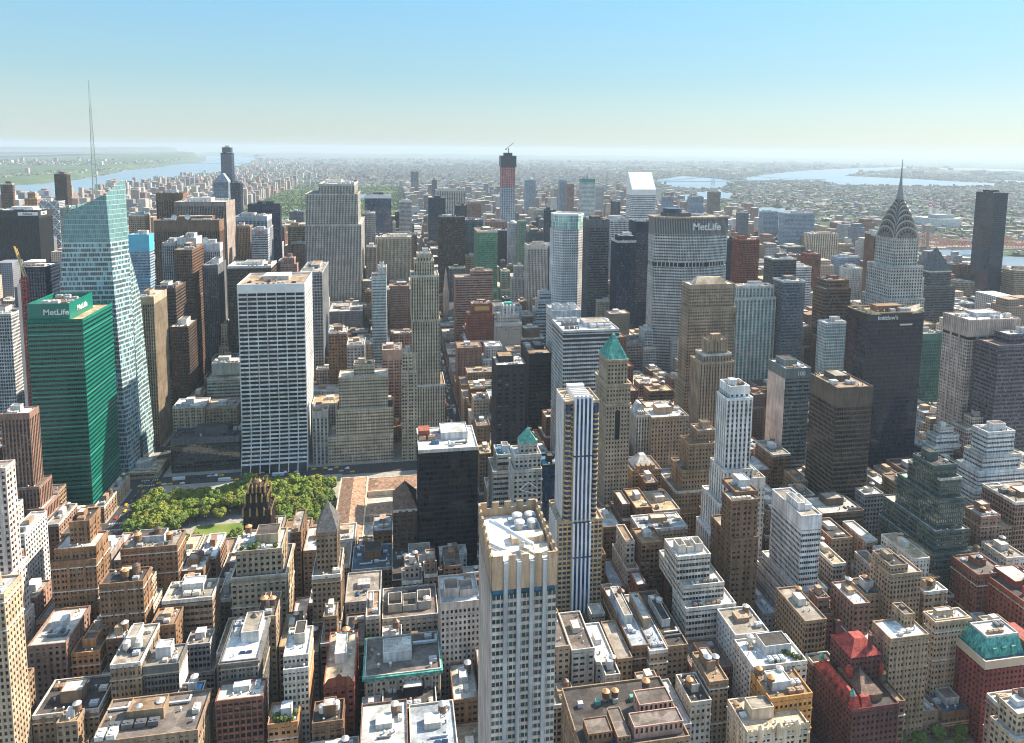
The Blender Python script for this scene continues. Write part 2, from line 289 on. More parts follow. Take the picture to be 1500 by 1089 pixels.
# shared roof kit meshes
def kit():
    K={}
    m=MB(); m.box(-1.6,1.6,-1.1,1.1,.3,1.9); m.cone(-.75,0,1.9,2.15,.6,.6,10); m.cone(.75,0,1.9,2.15,.6,.6,10); m.box(-1.4,-1.2,-.9,.9,0,.3); m.box(1.2,1.4,-.9,.9,0,.3); K['air_handler']=m.mesh('air_handler',[MM])
    m=MB(); m.box(-4,4,-.4,.4,.5,1.2,bot=True); m.box(3.2,4,-.4,3,.52,1.18,bot=True)
    for x in (-3,0,3): m.box(x-.1,x+.1,-.3,.3,0,.5)
    K['duct']=m.mesh('duct',[MM])
    m=MB(); m.cone(0,0,0,1.2,.35,.35,8); m.cone(0,0,1.2,1.6,.6,.1,8); K['vent']=m.mesh('vent',[MM])
    m=MB(); m.box(-1.5,1.5,-1,1,0,.5); m.poly([(-1.4,-.9,.5),(1.4,-.9,.5),(1.4,0,1.1),(-1.4,0,1.1)]); m.poly([(1.4,.9,.5),(-1.4,.9,.5),(-1.4,0,1.1),(1.4,0,1.1)]); m.poly([(1.4,-.9,.5),(1.4,.9,.5),(1.4,0,1.1)]); m.poly([(-1.4,.9,.5),(-1.4,-.9,.5),(-1.4,0,1.1)]); K['skylight']=m.mesh('skylight',[MG])
    m=MB(); m.cone(0,0,0,3.6,2.0,1.95,14); m.cone(0,0,.9,1.0,2.04,2.04,14); m.cone(0,0,2.4,2.5,2.04,2.04,14); K['tank']=m.mesh('tank',[MB_])
    m=MB(); m.cone(0,0,3.6,5.0,2.2,.05,14); K['cap']=m.mesh('cap',[MM])
    m=MB(); 
    for sx in (-1.3,1.3):
        for sy in (-1.3,1.3): m.box(sx-.12,sx+.12,sy-.12,sy+.12,-2.6,0)
    m.box(-1.7,1.7,-1.7,1.7,-.25,0,bot=True); m.tube((-1.3,-1.3,-2.5),(1.3,-1.3,-.3),.08); m.tube((1.3,-1.3,-2.5),(-1.3,-1.3,-.3),.08); K['stand']=m.mesh('stand',[MM])
    return K
KIT=kit()
def short(l):
    for s in (' in front',' with',' behind',' right of',' left of',' at ',' beside',' cut ',' on the',' carrying',' standing',' joined',' wedged',' seen',' before',' touching',' between',' marked',' peeking',' rising',' by ',' below',' beyond',' near',' stepping',' holding',' dotted',' crowded',' next',' well',' far ',' under',' farthest',' wedged',' from'):
        i=l.find(s)
        if i>8: l=l[:i]
    return l
USED={}
def tank(x,y,z,host,side='',cap='orange3',tc='brown2',s=1.0,stand=True):
    capn={'orange3':'orange capped','offw':'pale capped','steel':'grey capped','dkbrown':'dark capped'}[cap]
    lab=f"{side+' ' if side else ''}{capn} water tank on the roof of the {short(host)}"
    lab=' '.join(lab.split()[:16]); USED[lab]=USED.get(lab,0)+1
    t=thing('water_tank',lab,'water tank',(x,y,z+2.6*s),'rooftop water tanks' ); t.scale=(s,s,s)
    tk=link('tank',KIT['tank'],t,tc); link('cap',KIT['cap'],tk,cap); link('stand',KIT['stand'],t,'dkgrey')
    return t
def clutter(root,x0,x1,y0,y1,z,n,rr,big=False):
    # plant stands in short rows of the same unit, lined up with the walls
    n=int(n*1.5)+1; used=[]
    while n>0:
        k=rr.choice(['air_handler','air_handler','vent','duct','skylight','vent'] if min(x1-x0,y1-y0)>10 else ['air_handler','vent'])
        mx=4.2 if k=='duct' else 1.8
        if x1-x0<2*mx+1 or y1-y0<2*mx: k='vent'; mx=.8
        if x1-x0<2*mx or y1-y0<2*mx: n-=1; continue
        m_=1 if k=='duct' else rr.choice([1,2,3,4]); s=rr.uniform(.8,1.3)*(1.5 if big else 1); rz=0 if k=='duct' or rr.random()<.6 else math.pi/2
        st=(2.9 if rz else 4.0)*s if k=='air_handler' else 3.6*s if k=='skylight' else 2*s
        x,y=rr.uniform(x0+mx,x1-mx),rr.uniform(y0+mx,y1-mx); col=rr.choice(['steel','ltgrey','dkgrey','tan2','bluegrey2','steel','offw']) if k!='skylight' else 'gblue'
        for j in range(m_):
            xx=x+j*st; n-=1
            if xx>x1-mx or any(abs(xx-a)<2.6*s and abs(y-b)<2.2*s for a,b in used): continue
            used.append((xx,y)); o=link(k,KIT[k],root,col,(xx,y,z),rz=rz); o.scale=(s,s,s)
PANE={}
def pane_mesh(w,h):
    k=(round(w,2),round(h,2))
    if k not in PANE:
        m=MB(); w2=k[0]/2; h=k[1]; f=.09
        m.quad((-w2+f,0,f),(w2-f,0,f),(w2-f,0,h-f),(-w2+f,0,h-f),0)
        m.box(-w2,w2,-.05,.02,0,f,1); m.box(-w2,w2,-.05,.02,h-f,h,1,True); m.box(-w2,-w2+f,-.05,.02,f,h-f,1); m.box(w2-f,w2,-.05,.02,f,h-f,1)
        m.box(-w2+f,w2-f,-.04,.02,h*.5,h*.5+.07,1,True)
        PANE[k]=m.mesh('window',[MG,MP])
    return PANE[k]
def letters(root,txt,loc,size,rz=0,col='white',name='lettering',sx=1):
    c=bpy.data.curves.new(name,'FONT'); c.body=txt; c.size=size; c.extrude=.15; c.align_x='CENTER'; c.align_y='CENTER'; c.offset=size*.018
    c.materials.append(MP); f_=bpy.data.objects.new(name,c); me=bpy.data.meshes.new_from_object(f_); bpy.data.objects.remove(f_); me.name=name; o=bpy.data.objects.new(name,me); COL.objects.link(o); o.parent=root; o.location=loc; o.rotation_euler=(R(90),0,rz); o.color=C4(col); o.scale=(sx,1,1)
    return o
FOOT=[]

HAZE=5.0e-5
KEEP={82,83,227,231,232,233,234,236,243,244,259,266,400,413,445,476,477,479,483,484,486,488,489,490,492,493,495,497,499,500,502,504,505,508,509,510,512,516,517,518,519,520,523,524,526,527,529,531,532,533,534,535,538,539,545,546,547,548,549,550,551,555,557,558,559,560,561,563,565,570,573,575,581,589,590,591,596,597,598,600,603,606,607,610,613,631,633,642,645,646,647,657,658,660,671,674,675,690,693,697,699,726,751,810,827,828,830,831,833,834,835,837,838,840,845,847,852,854,856,857,859,860,861,863,864,865,876,878,880,882,883,884,885,896,897,900,901,903,910,911,913,918,919,924,925,926,929,932,933,936,938,939,940,941,944,946,947,948,949,954,955,956,958,959,960,961,963,971,972,978,986,1001,1014,1015,1026,1027,1032,1034,1035,1036,1037,1043,1047,1048,1056,1061,1062,1063,1064,1065,1066,1068,1070,1072,1076,1078,1081,1082,1085,1088,1090,1094,1096,1100,1107,1112,1114,1116,1117,1119,1122,1124,1125,1126,1127,1131,1134,1135,1136,1137,1138,1145,1157,1161,1194,1202,1203,1225,1228,1229,1255,1258,1259,1260,1263,1266,1267,1269,1271,1272,1275,1277,1286,1291,1300,1302,1303,1396,1397,1402,1403,1413,1424,1440,1441,1570,1582,1601,1608,1707,1710,1754,1755,1761,1771,1773,1775,1781,1794,1819,1833,1834,1838,1839,1845,1848,1850,1860,1862,1893,1900,1923,1928,1938,1956}
HERO=[
('office_tower','brown striped office tower with four stepped terraces in front of the green glass block','vert','brownpink',[[-303.7, -283.5, 560.0, 574.8, 122.7],[-310.5, -278.4, 557.0, 576.9, 64.4],[-312.4, -274.7, 554.0, 578.9, 47.7],[-313.7, -271.9, 551.0, 579.6, 38.8],[-315.4, -268.1, 548.0, 583.2, 24.4]],{'crown': 4, 'low': 1}),
('office_tower','pale concrete tower cut by the lower left picture edge with a closely gridded sunlit side','punch','beige',[[-204.6, -186.1, 326.9, 342.2, 120.0]],{'bay': 2.4, 'floor': 3.3, 'sf': 0.4, 'near': 1}),
('terraced_tower','white terraced tower with toothed sunlit balconies at the left picture edge','punch','pinkw',[[-241.6, -218.8, 398.4, 408.4, 150.0],[-246.8, -218.6, 394.4, 413.7, 88.9],[-250.5, -217.0, 391.4, 414.2, 58.7]],{'near': 1}),
('screen_tower','dark office tower with blue and maroon window panels beside a red mast','grid','dkblue',[[-372.4, -350.2, 745.0, 775.5, 206.3]],{'glass': 'gblue','crown': 0, 'pent': 0, 'mosaic': 1}),
('office_tower','dark slab with a white name sign on its blank crown behind the crane','vert','black',[[-723.0, -648.9, 1390.0, 1442.1, 208.6]],{'glass': 'gblk','crown': 14, 'sign': 'Allianz'}),
('apartment_tower','tall dark slab rising against the river left of the glass spire','vert','dkbrown',[[-842.0, -814.0, 1900.0, 1922.5, 255.4]],{'glass': 'gblk'}),
('apartment_tower','orange brick tower with stepped top in front of the river','punch','orange',[[-810.7, -795.6, 1700.0, 1706.1, 223.2],[-816.1, -791.3, 1698.0, 1704.1, 209.6]],{}),
('apartment_tower','brown slab by the river at the left picture edge','grid','brown',[[-914.4, -888.5, 1800.0, 1809.0, 236.3]],{}),
('office_tower','slim cyan glass tower with an overhanging top beside the crystal glass skyscraper','horiz','bluegrey',[[-364.7, -338.7, 1010.0, 1029.5, 206.6],[-366.9, -338.9, 1008.0, 1027.7, 145.2]],{'glass': 'gcyan','crown': 22, 'crowncol': 'cyanp'}),
('office_tower','broad dark brown striped slab carrying two white satellite dishes','vert','brown',[[-355.6, -264.3, 1085.0, 1115.0, 218.4]],{'bay': 3, 'crown': 16, 'dishes': 2}),
('office_tower','broad grey brown slab with a blank sunlit end standing behind the dish slab','vert','taupe',[[-352.6, -274.0, 1175.0, 1239.3, 239.1]],{'bay': 2.4, 'crown': 6, 'blankE': 1}),
('office_tower','dark reddish slab farthest back of the three broad slabs','vert','brown',[[-407.7, -364.0, 1265.0, 1289.3, 247.7]],{'bay': 4, 'crown': 12}),
('office_tower','slim grey shaft in front of the dish slab','vert','grey',[[-311.7, -293.8, 975.0, 1005.0, 199.4]],{'crown': 3}),
('office_tower','grey block with a pointed mast beside the slim grey shaft','vert','ltgrey',[[-292.7, -268.7, 975.0, 1005.0, 205.6]],{'crown': 8, 'mast': 1}),
('office_tower','brown granite tower with a stepped pinkish sunlit flank','grid','brown',[[-279.1, -258.1, 915.0, 969.8, 198.3],[-284.7, -257.2, 912.0, 964.2, 135.1],[-292.9, -257.1, 909.0, 959.0, 29.4]],{'glass': 'gblk'}),
('office_tower','dark ribbed slab with a pale sunlit end behind the stepped brown tower','vert','dkgrey',[[-244.1, -225.5, 905.0, 948.8, 179.4]],{'glass': 'gblk','blankE': 1, 'crown': 3}),
('office_tower','grey block with a white roof dish behind the ribbed slab','vert','ltgrey',[[-265.5, -238.6, 975.0, 990.4, 197.8]],{'dishes': 1, 'crown': 10}),
('office_tower','wide dark block with a light grey penthouse behind the white gridded slab','horiz','dkbrown',[[-213.0, -160.5, 900.0, 942.1, 178.5]],{'glass': 'gblk','pent': 2, 'crown': 2}),
('office_tower','pale blue grey office block with two stacked tops behind the dark wide block','vert','bluegrey2',[[-296.6, -239.8, 1340.0, 1392.0, 199.8],[-294.5, -240.1, 1338.0, 1405.7, 177.0]],{'crown': 8}),
('office_tower','narrow tan office slab in front of the pale blue grey block','vert','tan2',[[-275.6, -251.1, 1240.0, 1263.7, 192.8]],{'crown': 2}),
('office_tower','grey ribbed block with a small red sign near its top','horiz','bluegrey2',[[-241.3, -215.1, 1200.0, 1219.7, 191.2]],{'sign': 'UBS','crown': 8}),
('office_tower','dark blue slab standing before the park trees','vert','dkblue',[[-304.7, -240.9, 1500.0, 1518.1, 210.1]],{'glass': 'gblue','crown': 3}),
('office_tower','small tan tower with vertical stripes left of the largest limestone slab','grid','tan',[[-212.3, -178.8, 1400.0, 1430.0, 174.7]],{'glass': 'gblk'}),
('limestone_skyscraper','tallest limestone slab with fine vertical ribs and stepped shoulders','vert','limeg',[[-137.0, -75.6, 1262.0, 1383.1, 264.9],[-160.6, -69.9, 1261.0, 1366.1, 246.7],[-161.5, -64.5, 1259.0, 1409.7, 192.0]],{'bay': 2.6, 'pf': 0.45, 'crown': 3}),
('office_tower','grey tower with mottled faceted facade right of the white gridded slab','mottle','grey',[[-119.1, -92.7, 850.0, 931.5, 177.8]],{'glass': 'gblk'}),
('hotel','small pink brick tower with a stepped top behind the white gridded slab','punch','pinkb',[[-160.5, -145.7, 1000.0, 1014.0, 172.7],[-164.3, -142.1, 999.0, 1013.5, 164.1]],{}),
('office_tower','dark blue curved front slab with a white top band right of the limestone slab','glass','dkblue',[[-83.9, -13.3, 1900.0, 1930.0, 203.9]],{'glass': 'gblue','crown': 9, 'crowncol': 'white'}),
('hotel','slim grey tower with a pinkish flank between the limestone slab and the dark blue slab','punch','grey',[[-68.9, -44.5, 1420.0, 1450.0, 197.8]],{}),
('office_tower','tan ribbed limestone slab right of the largest one with a shorter wing','vert','limet',[[-40.1, 26.9, 1330.0, 1360.0, 159.8]],{'bay': 2.6, 'pf': 0.5, 'crown': 3}),
('office_tower','reddish brown slab peeking over the tan ribbed slab','vert','brownpink',[[-21.6, 39.6, 1400.0, 1428.0, 155.0]],{'crown': 2}),
('office_tower','slim brown tower at the left edge of the tan ribbed slab','vert','taupe',[[-57.8, -39.3, 1290.0, 1320.0, 146.2]],{}),
('office_tower','small teal glass tower with a white top and pink flank','horiz','ltgrey',[[-28.0, -16.6, 905.0, 930.0, 172.8],[-36.0, -16.7, 904.0, 934.0, 161.3]],{'glass': 'gteal','crown': 8}),
('office_tower','low slate grey block at the foot of the largest limestone slab','punch','slate',[[-115.6, -59.8, 1165.0, 1235.0, 55.5]],{}),
('deco_skyscraper','slender grey tan setback skyscraper with dark window stripes behind the black glass office','vert','limet',[[16.9, 31.6, 704.0, 724.0, 219.7],[14.1, 34.4, 703.5, 729.5, 212.6],[10.5, 39.3, 703.0, 735.0, 197.7],[11.7, 40.6, 702.5, 738.5, 150.9],[16.3, 45.6, 702.0, 742.0, 81.2],[16.7, 51.3, 701.5, 745.5, 25.1]],{'bay': 2.7, 'pf': 0.55, 'crown': 3, 'ind': 0}),
('deco_wing','narrow grey tan tower joined to the left of the slender setback skyscraper','punch','limet',[[1.0, 16.5, 703.0, 721.0, 116.4],[0.1, 16.3, 702.0, 724.0, 97.0]],{}),
('office_building','plain pink wall building with rows of small windows behind the grey tan narrow tower','punch','pink',[[-20.8, 1.9, 790.0, 820.0, 94.7]],{'crown': 12}),
('office_building','wide grey tan stepped office block with a penthouse behind the park','punch','limet',[[-49.0, -28.0, 712.0, 728.0, 102.5],[-64.1, -14.0, 708.0, 732.0, 91.3],[-67.1, -8.6, 705.0, 735.0, 57.8],[-75.1, -8.9, 704.0, 736.0, 28.8]],{'bay': 2.6, 'floor': 3.5, 'crown': 1}),
('office_building','grey block with tall recessed window strips right of the white gridded slab','vert','limeg',[[-91.2, -75.5, 706.0, 726.0, 57.0]],{'glass': 'gblue','bay': 4, 'crown': 6}),
('loft_building','small orange lit building seen in the gap beside the stepped office block','punch','orange',[[-9.7, 1.6, 753.8, 773.8, 15.0]],{}),
('white_slab','large white gridded slab with flared foot behind the park trees','grace','white',[[-160.3, -95.7, 705.0, 771.1, 191.5]],{}),
('glass_block','low dark glass block reflecting the park trees left of the white gridded slab','glass','dkgrey',[[-229.5, -163.3, 708.0, 736.0, 34.6]],{'glass': 'gblk2','bay': 3, 'crown': 5}),
('office_building','grey green banded office block with blank upper band behind the low glass block','horiz','offgreen',[[-208.9, -178.4, 793.0, 813.0, 86.2],[-213.8, -178.3, 790.0, 830.0, 69.1]],{'glass': 'ggr2','crown': 12}),
('office_tower','dark slab with white ribs and a sandy sunlit side right of the crystal glass skyscraper','vert','beige2',[[-278.6, -260.3, 775.0, 818.5, 167.0]],{'glass': 'gblk','pf': 0.35, 'crown': 7}),
('office_tower','dark brown slab with a white penthouse right of the white ribbed slab','horiz','dkbrown',[[-284.9, -260.2, 850.0, 891.2, 161.7]],{'glass': 'gblk','pent': 2}),
('office_tower','dark brown tower wedged low between the brown slabs','grid','dkbrown',[[-257.4, -237.9, 815.0, 848.7, 124.0]],{}),
('glass_office','black glass office block with a flat white roof on the avenue behind the crenellated tower','horiz','black',[[9.7, 52.5, 470.0, 510.0, 113.2]],{'glass': 'gblk','roof': 'white','bay': 1.8, 'sf': 0.25, 'crown': 1.5, 'red': 1}),
('loft_building','dark brown building with a steep brown pyramid roof beside the black glass office','punch','dkbrown',[[-8.5, 8.7, 474.0, 502.0, 67.5]],{'pyr': (7, 14, 'brownr'), 'bay': 2.6, 'near': 1}),
('office_tower','pink striped office tower behind the red brick setback tower','horiz','pinkb',[[117.0, 153.0, 1104.0, 1124.0, 130.4],[91.0, 152.5, 1100.0, 1130.0, 121.2]],{}),
('office_tower','dark brown glass tower behind the pointed church spire','grid','dkbrown',[[80.3, 131.1, 1345.0, 1375.0, 195.8]],{'glass': 'gblk','bay': 3, 'crown': 1}),
('office_tower','slate block joined to the right of the dark brown glass tower','vert','slate',[[133.6, 170.8, 1370.0, 1400.0, 187.6]],{'crown': 4}),
('glass_tower','green glass tower with a yellowish sunlit edge','glass','ggrey',[[139.4, 174.7, 1200.0, 1263.9, 184.1]],{'glass': 'ggreen2','bay': 2}),
('office_tower','dark navy slab left of the white striped slab far up the avenue','vert','dkblue',[[78.9, 119.5, 1720.0, 1750.0, 207.1]],{'glass': 'gblue','crown': 3}),
('office_tower','pale slab with white vertical stripes far up the avenue','vert','offw',[[114.3, 199.1, 2000.0, 2040.0, 211.2]],{'bay': 5, 'crown': 3}),
('office_tower','small tower with a white notched top beside the striped slab','vert','pinkb',[[176.8, 211.4, 1730.0, 1760.0, 195.9]],{'crown': 5, 'pentw': 1}),
('office_tower','pale grey gridded slab at the edge of the park','grid','ltgrey',[[8.9, 43.0, 1960.0, 1990.0, 180.8]],{}),
('glass_tower','blue glass tower with a rounded stepped crown standing tallest beyond the park corner','glass','dkblue',[[-449.1, -427.1, 1926.0, 1946.0, 326.0],[-451.6, -424.5, 1920.0, 1950.0, 311.8]],{'glass': 'gblue'}),
('office_tower','grey tower with a pointed gable left of the rounded blue glass tower','vert','bluegrey',[[-458.1, -422.0, 1860.0, 1888.0, 241.3]],{'gable': 1}),
('unfinished_tower','pencil thin concrete tower under construction with red netting and a dark top frame','t432','x',[[281.3, 318.7, 1850.0, 1878.0, 312.3]],{}),
('glass_tower','teal glass tower with a thin mast on its roof','horiz','ltgrey',[[554.4, 597.2, 2030.0, 2056.0, 242.9]],{'glass': 'gteal','mast': 1, 'crown': 10, 'crowncol': 'tealp'}),
('slant_roof_tower','white banded tower with a steep slanted roof','citi','x',[[559.8, 620.4, 1590.0, 1630.0, 237.1]],{}),
('octagon_tower','white octagonal tower with a pale green glass crown','t383','white',[[236.2, 286.9, 1020.0, 1066.0, 229.7]],{}),
('office_tower','dark grey banded tower right of the white octagonal tower','horiz','dkgrey',[[280.3, 312.1, 985.0, 1019.0, 225.6]],{'glass': 'gblk','crown': 12}),
('office_tower','grey gridded slab behind the dark grey banded tower','grid','ltgrey',[[374.3, 425.6, 1180.0, 1220.0, 206.4]],{'crown': 2}),
('office_tower','dark blue tower with a darker cap in front of the gridded slab','vert','dkblue',[[310.6, 335.1, 934.0, 954.0, 207.0],[307.4, 334.9, 930.0, 960.0, 200.7]],{'glass': 'gblue','crown': 2}),
('office_tower','dark blue tower with pale edge touching the broad octagonal slab','horiz','dkblue',[[355.7, 388.5, 990.0, 1022.0, 221.5]],{'glass': 'gblue','crown': 16}),
('office_tower','white ribbed tower with a dark side left of the white octagonal tower','vert','offw',[[219.6, 255.6, 1150.0, 1180.0, 165.6]],{'glass': 'gblk','crown': 6, 'bay': 2.6}),
('office_tower','dark blue slab behind the white ribbed tower','vert','dkblue',[[260.9, 277.2, 1190.0, 1220.0, 157.2]],{'glass': 'gblue'}),
('setback_tower','pale stepped stone tower with a narrowing gothic top','punch','offw',[[203.4, 219.3, 1184.0, 1198.0, 123.4],[198.3, 222.9, 1182.0, 1202.0, 103.0],[196.0, 226.7, 1180.0, 1204.0, 64.0]],{}),
('apartment_tower','round topped pale blue tower below the pencil tower','vert','ltgrey',[[243.9, 265.4, 1500.0, 1520.0, 166.2]],{'dome': 1}),
('office_tower','stepped dark and white banded ziggurat left of the striped white roof tower','horiz','ltgrey',[[218.5, 237.1, 1038.0, 1058.0, 105.3],[214.9, 238.0, 1036.0, 1060.0, 93.8],[211.3, 237.5, 1033.0, 1061.0, 79.3],[206.5, 237.1, 1030.0, 1060.0, 61.5]],{'glass': 'gblk','floor': 5}),
('broad_octagon_slab','broad grey octagonal slab with a dark blank crown and white name letters','metlife','x',[[342.9, 450.1, 870.0, 910.0, 240.3]],{}),
('brick_skyscraper','red brick setback tower with an orange ornamented top panel','punch','redbrown',[[100.9, 130.1, 948.0, 966.0, 111.1],[95.0, 132.9, 946.0, 972.0, 95.8],[91.1, 135.0, 945.0, 975.0, 58.5]],{'panel': 1, 'crown': 4}),
('setback_tower','grey tower with a white scalloped crown of arches','punch','limeg',[[141.8, 161.3, 935.0, 947.0, 110.0],[136.8, 166.0, 933.0, 951.0, 97.8],[132.6, 169.5, 930.0, 956.0, 85.8]],{'crown': 2, 'arches': 1}),
('office_tower','tall striped tower with white flat roof and dark top bands behind the green pyramid tower','horiz','ltgrey',[[147.2, 201.2, 600.0, 645.1, 161.8]],{'glass': 'gblk','roof': 'white','crown': 1, 'sf': 0.42, 'bands': 1, 'bay': 2, 'ind': 0}),
('office_block','pale grey block with an open roof well behind the striped white roof tower','horiz','ltgrey',[[164.5, 197.1, 720.0, 750.0, 152.4]],{'crown': 8, 'well': 1}),
('hotel','dark brown hotel with rows of bright bay windows and a white roof edge','hotel','black2',[[83.7, 110.7, 592.0, 622.0, 134.3]],{'roof': 'offw','crown': 8}),
('office_tower','dark green glass tower with lit floors right of the dark hotel','horiz','black',[[133.1, 157.5, 690.0, 738.2, 114.0]],{'glass': 'gblk','crown': 9, 'lit': 1}),
('setback_tower','grey stone tower with a copper green pyramid roof and white zigzag braces','punch','limeg',[[78.7, 90.7, 443.0, 453.0, 125.1],[74.4, 93.1, 440.0, 456.0, 118.6],[73.0, 93.1, 437.0, 457.0, 109.2]],{'pyr': (9, 9, 'copper'), 'zig': 1, 'near': 1}),
('glass_office','small dark blue glass block right of the zigzag braced tower','glass','black',[[96.9, 109.9, 452.0, 470.0, 104.2]],{'glass': 'gblue','roof': 'blue'}),
('office_building','grey building with blue terrace left of the zigzag braced tower','horiz','limeg',[[67.5, 79.8, 476.0, 494.0, 103.0],[63.6, 78.8, 470.0, 494.0, 93.3]],{'roof': 'blue'}),
('crenellated_tower','tall pale tower with a crenellated open roof holding a white crane arm','t400','x',[[27.3, 51.1, 220.0, 258.2, 183.2]],{}),
('striped_tower','slender tower of blue and white stripes with yellow stone corners','t425','x',[[97.1, 119.0, 392.0, 412.0, 173.1]],{}),
('green_pyramid_tower','tan stone tower with a steep green copper pyramid roof','t10e40','x',[[156.1, 175.6, 493.0, 534.8, 146.5]],{}),
('limestone_skyscraper','broad tan stone tower with a hipped roof top in front of the octagonal slab','punch','tan',[[295.1, 345.3, 655.0, 675.8, 191.0],[293.0, 346.2, 653.0, 673.9, 166.8],[291.4, 349.0, 651.0, 676.0, 88.3],[287.8, 349.3, 648.0, 680.9, 52.3]],{'bay': 2.7, 'hip': 1, 'crown': 4}),
('deco_tower','brown gothic tower with a crown of pointed finials','vert','tan',[[295.0, 315.8, 609.0, 621.0, 144.6],[289.7, 319.7, 607.0, 625.0, 131.5],[286.2, 322.0, 605.0, 629.0, 123.9]],{'bay': 3, 'pf': 0.6, 'fin': 1, 'near': 1}),
('deco_tower','white stone tower with black vertical window stripes and stepped base','vert','white',[[227.3, 242.0, 431.5, 447.5, 162.8],[224.4, 244.2, 430.0, 445.8, 154.8],[222.7, 245.2, 427.0, 448.6, 103.1],[219.2, 244.9, 424.0, 452.8, 79.3],[215.7, 245.0, 421.0, 452.5, 55.5]],{'bay': 3.4, 'pf': 0.5, 'crown': 5, 'glass': 'gblk','near': 1}),
('office_building','brown brick building stepping down in front of the white black striped tower','punch','brown2',[[212.4, 227.9, 389.4, 409.4, 107.0],[206.5, 225.1, 383.4, 396.6, 104.4],[207.2, 225.9, 382.4, 411.9, 79.2]],{'near': 1, 'crown': 1}),
('office_building','narrow cream building with an open roof box beside the stepping brown building','punch','offw',[[242.8, 255.0, 426.8, 442.8, 96.0]],{'crown': 6, 'near': 1}),
('office_tower','grey tower marked 100 near its top with a blank pinkish side wall','horiz','slategreen',[[349.2, 374.9, 560.0, 589.8, 129.5]],{'crown': 9, 'sidew': 'pinkw','sign': '100','near': 1}),
('office_tower','dark bronze banded tower with flat tan roof behind the white open roofed tower','horiz','bronze',[[339.0, 370.5, 470.0, 506.8, 142.9]],{'glass': 'gblk','bay': 1.7, 'sf': 0.3, 'crown': 14, 'roof': 'tan','ind': 0}),
('office_block','dark bronze low wing at the foot of the bronze banded tower','horiz','bronze',[[311.6, 346.8, 440.0, 466.0, 56.4],[309.0, 358.4, 438.0, 468.0, 30.7]],{'glass': 'gblk','roof': 'offw'}),
('dark_glass_tower','black faceted glass tower with tilted roof and small name letters','t101','x',[[406.9, 463.9, 530.0, 556.4, 187.9]],{}),
('glass_office','green gridded glass office between the brown banded tower and the black faceted tower','grid','ltgrey',[[477.0, 505.5, 690.0, 705.5, 135.9]],{'glass': 'gteal','crown': 1}),
('office_tower','brown banded tower with rounded corner and dark crown','horiz','brown',[[554.5, 586.4, 805.0, 829.0, 161.5],[547.9, 586.5, 800.0, 825.6, 151.6]],{'glass': 'gblk','floor': 4.6}),
('deco_spire','silver tiered arch spire tower with a long needle','chrysler','x',[[574.2, 629.0, 740.0, 780.0, 190.1]],{}),
('apartment_tower','plain brown slab with a pink end wall behind the spire tower','grid','brown',[[691.8, 709.8, 900.0, 921.2, 211.3]],{'blankW': 1}),
('apartment_tower','dark banded tower with a pointed pyramid top right of the spire tower','horiz','dkgrey',[[791.8, 829.6, 903.0, 927.0, 152.4],[785.3, 836.0, 900.0, 928.0, 129.9]],{'glass': 'gblk','pyr': (2, 34, 'dkgrey')}),
('dark_glass_tower','tall plain dark blue glass box standing by the river','glass','dkblue',[[1101.5, 1129.6, 1113.0, 1156.5, 257.4]],{'glass': 'gnavy','bay': 2}),
('office_tower','pinkish perforated tower with a projecting ribbed top floor','punch','pinkgrey',[[539.9, 595.9, 560.0, 591.3, 169.5]],{'bay': 2.7, 'floor': 3.6, 'crown': 16, 'ribtop': 1, 'roof': 'white'}),
('office_tower','purple grey banded office tower cut by the right picture edge','horiz','purple',[[560.9, 622.9, 536.0, 552.0, 160.8],[544.7, 617.3, 530.0, 556.0, 152.3]],{'glass': 'gbrown'}),
('glass_office','green gridded block beside the black faceted tower','grid','greeng',[[577.2, 605.1, 660.0, 690.0, 127.6]],{'glass': 'ggreen3','crown': 6}),
('office_building','small white stacked block in front of the pinkish perforated tower','horiz','white',[[482.6, 496.9, 522.3, 530.3, 80.0],[477.9, 501.4, 520.3, 532.3, 73.1],[473.4, 502.6, 518.3, 532.3, 64.3]],{'floor': 4}),
('office_building','grey stone building with a bulky top beside the small white stacked block','grid','pinkgrey',[[532.9, 548.7, 539.5, 549.5, 80.0],[522.3, 546.9, 534.5, 552.5, 72.3]],{'floor': 4}),
('terraced_tower','white banded ziggurat with many terraces at the right','horiz','white',[[486.0, 513.0, 475.4, 491.4, 95.0],[481.4, 519.1, 473.4, 493.4, 75.3],[476.6, 527.9, 471.4, 495.4, 62.8],[472.1, 534.2, 469.4, 497.4, 48.6],[468.9, 540.5, 467.4, 497.4, 34.3]],{'floor': 3.8, 'glass': 'gblk','sf': 0.55, 'near': 1}),
('terraced_tower','green glass ziggurat with dark penthouse and bright green terrace edges','horiz','dkgreen',[[363.3, 381.9, 394.7, 414.9, 112.0],[367.1, 384.7, 392.7, 423.5, 103.2],[365.5, 386.3, 390.7, 431.5, 89.2],[362.1, 389.5, 387.7, 440.6, 67.2],[359.5, 389.6, 385.7, 440.3, 51.9]],{'glass': 'ggr3','bay': 1.6, 'sf': 0.3, 'crown': 0, 'greened': 1, 'near': 1}),
('office_tower','white tower with open roof boxes and stepped terraces at its foot','horiz','white',[[251.5, 265.6, 375.2, 411.5, 95.0],[250.2, 270.8, 372.2, 418.1, 45.4],[247.4, 271.9, 370.2, 423.0, 37.9],[245.2, 272.6, 368.2, 427.0, 29.9]],{'bay': 1.5, 'sf': 0.5, 'crown': 9, 'glass': 'gblk','near': 1, 'well': 1}),
('office_building','white office block with concrete roof boxes and a broad stepped base','horiz','offw',[[162.2, 184.1, 364.6, 384.6, 82.0],[164.6, 191.4, 359.6, 398.1, 66.0],[164.2, 196.4, 353.6, 374.2, 55.7]],{'bay': 2, 'sf': 0.45, 'glass': 'gblk','near': 1, 'well': 1}),
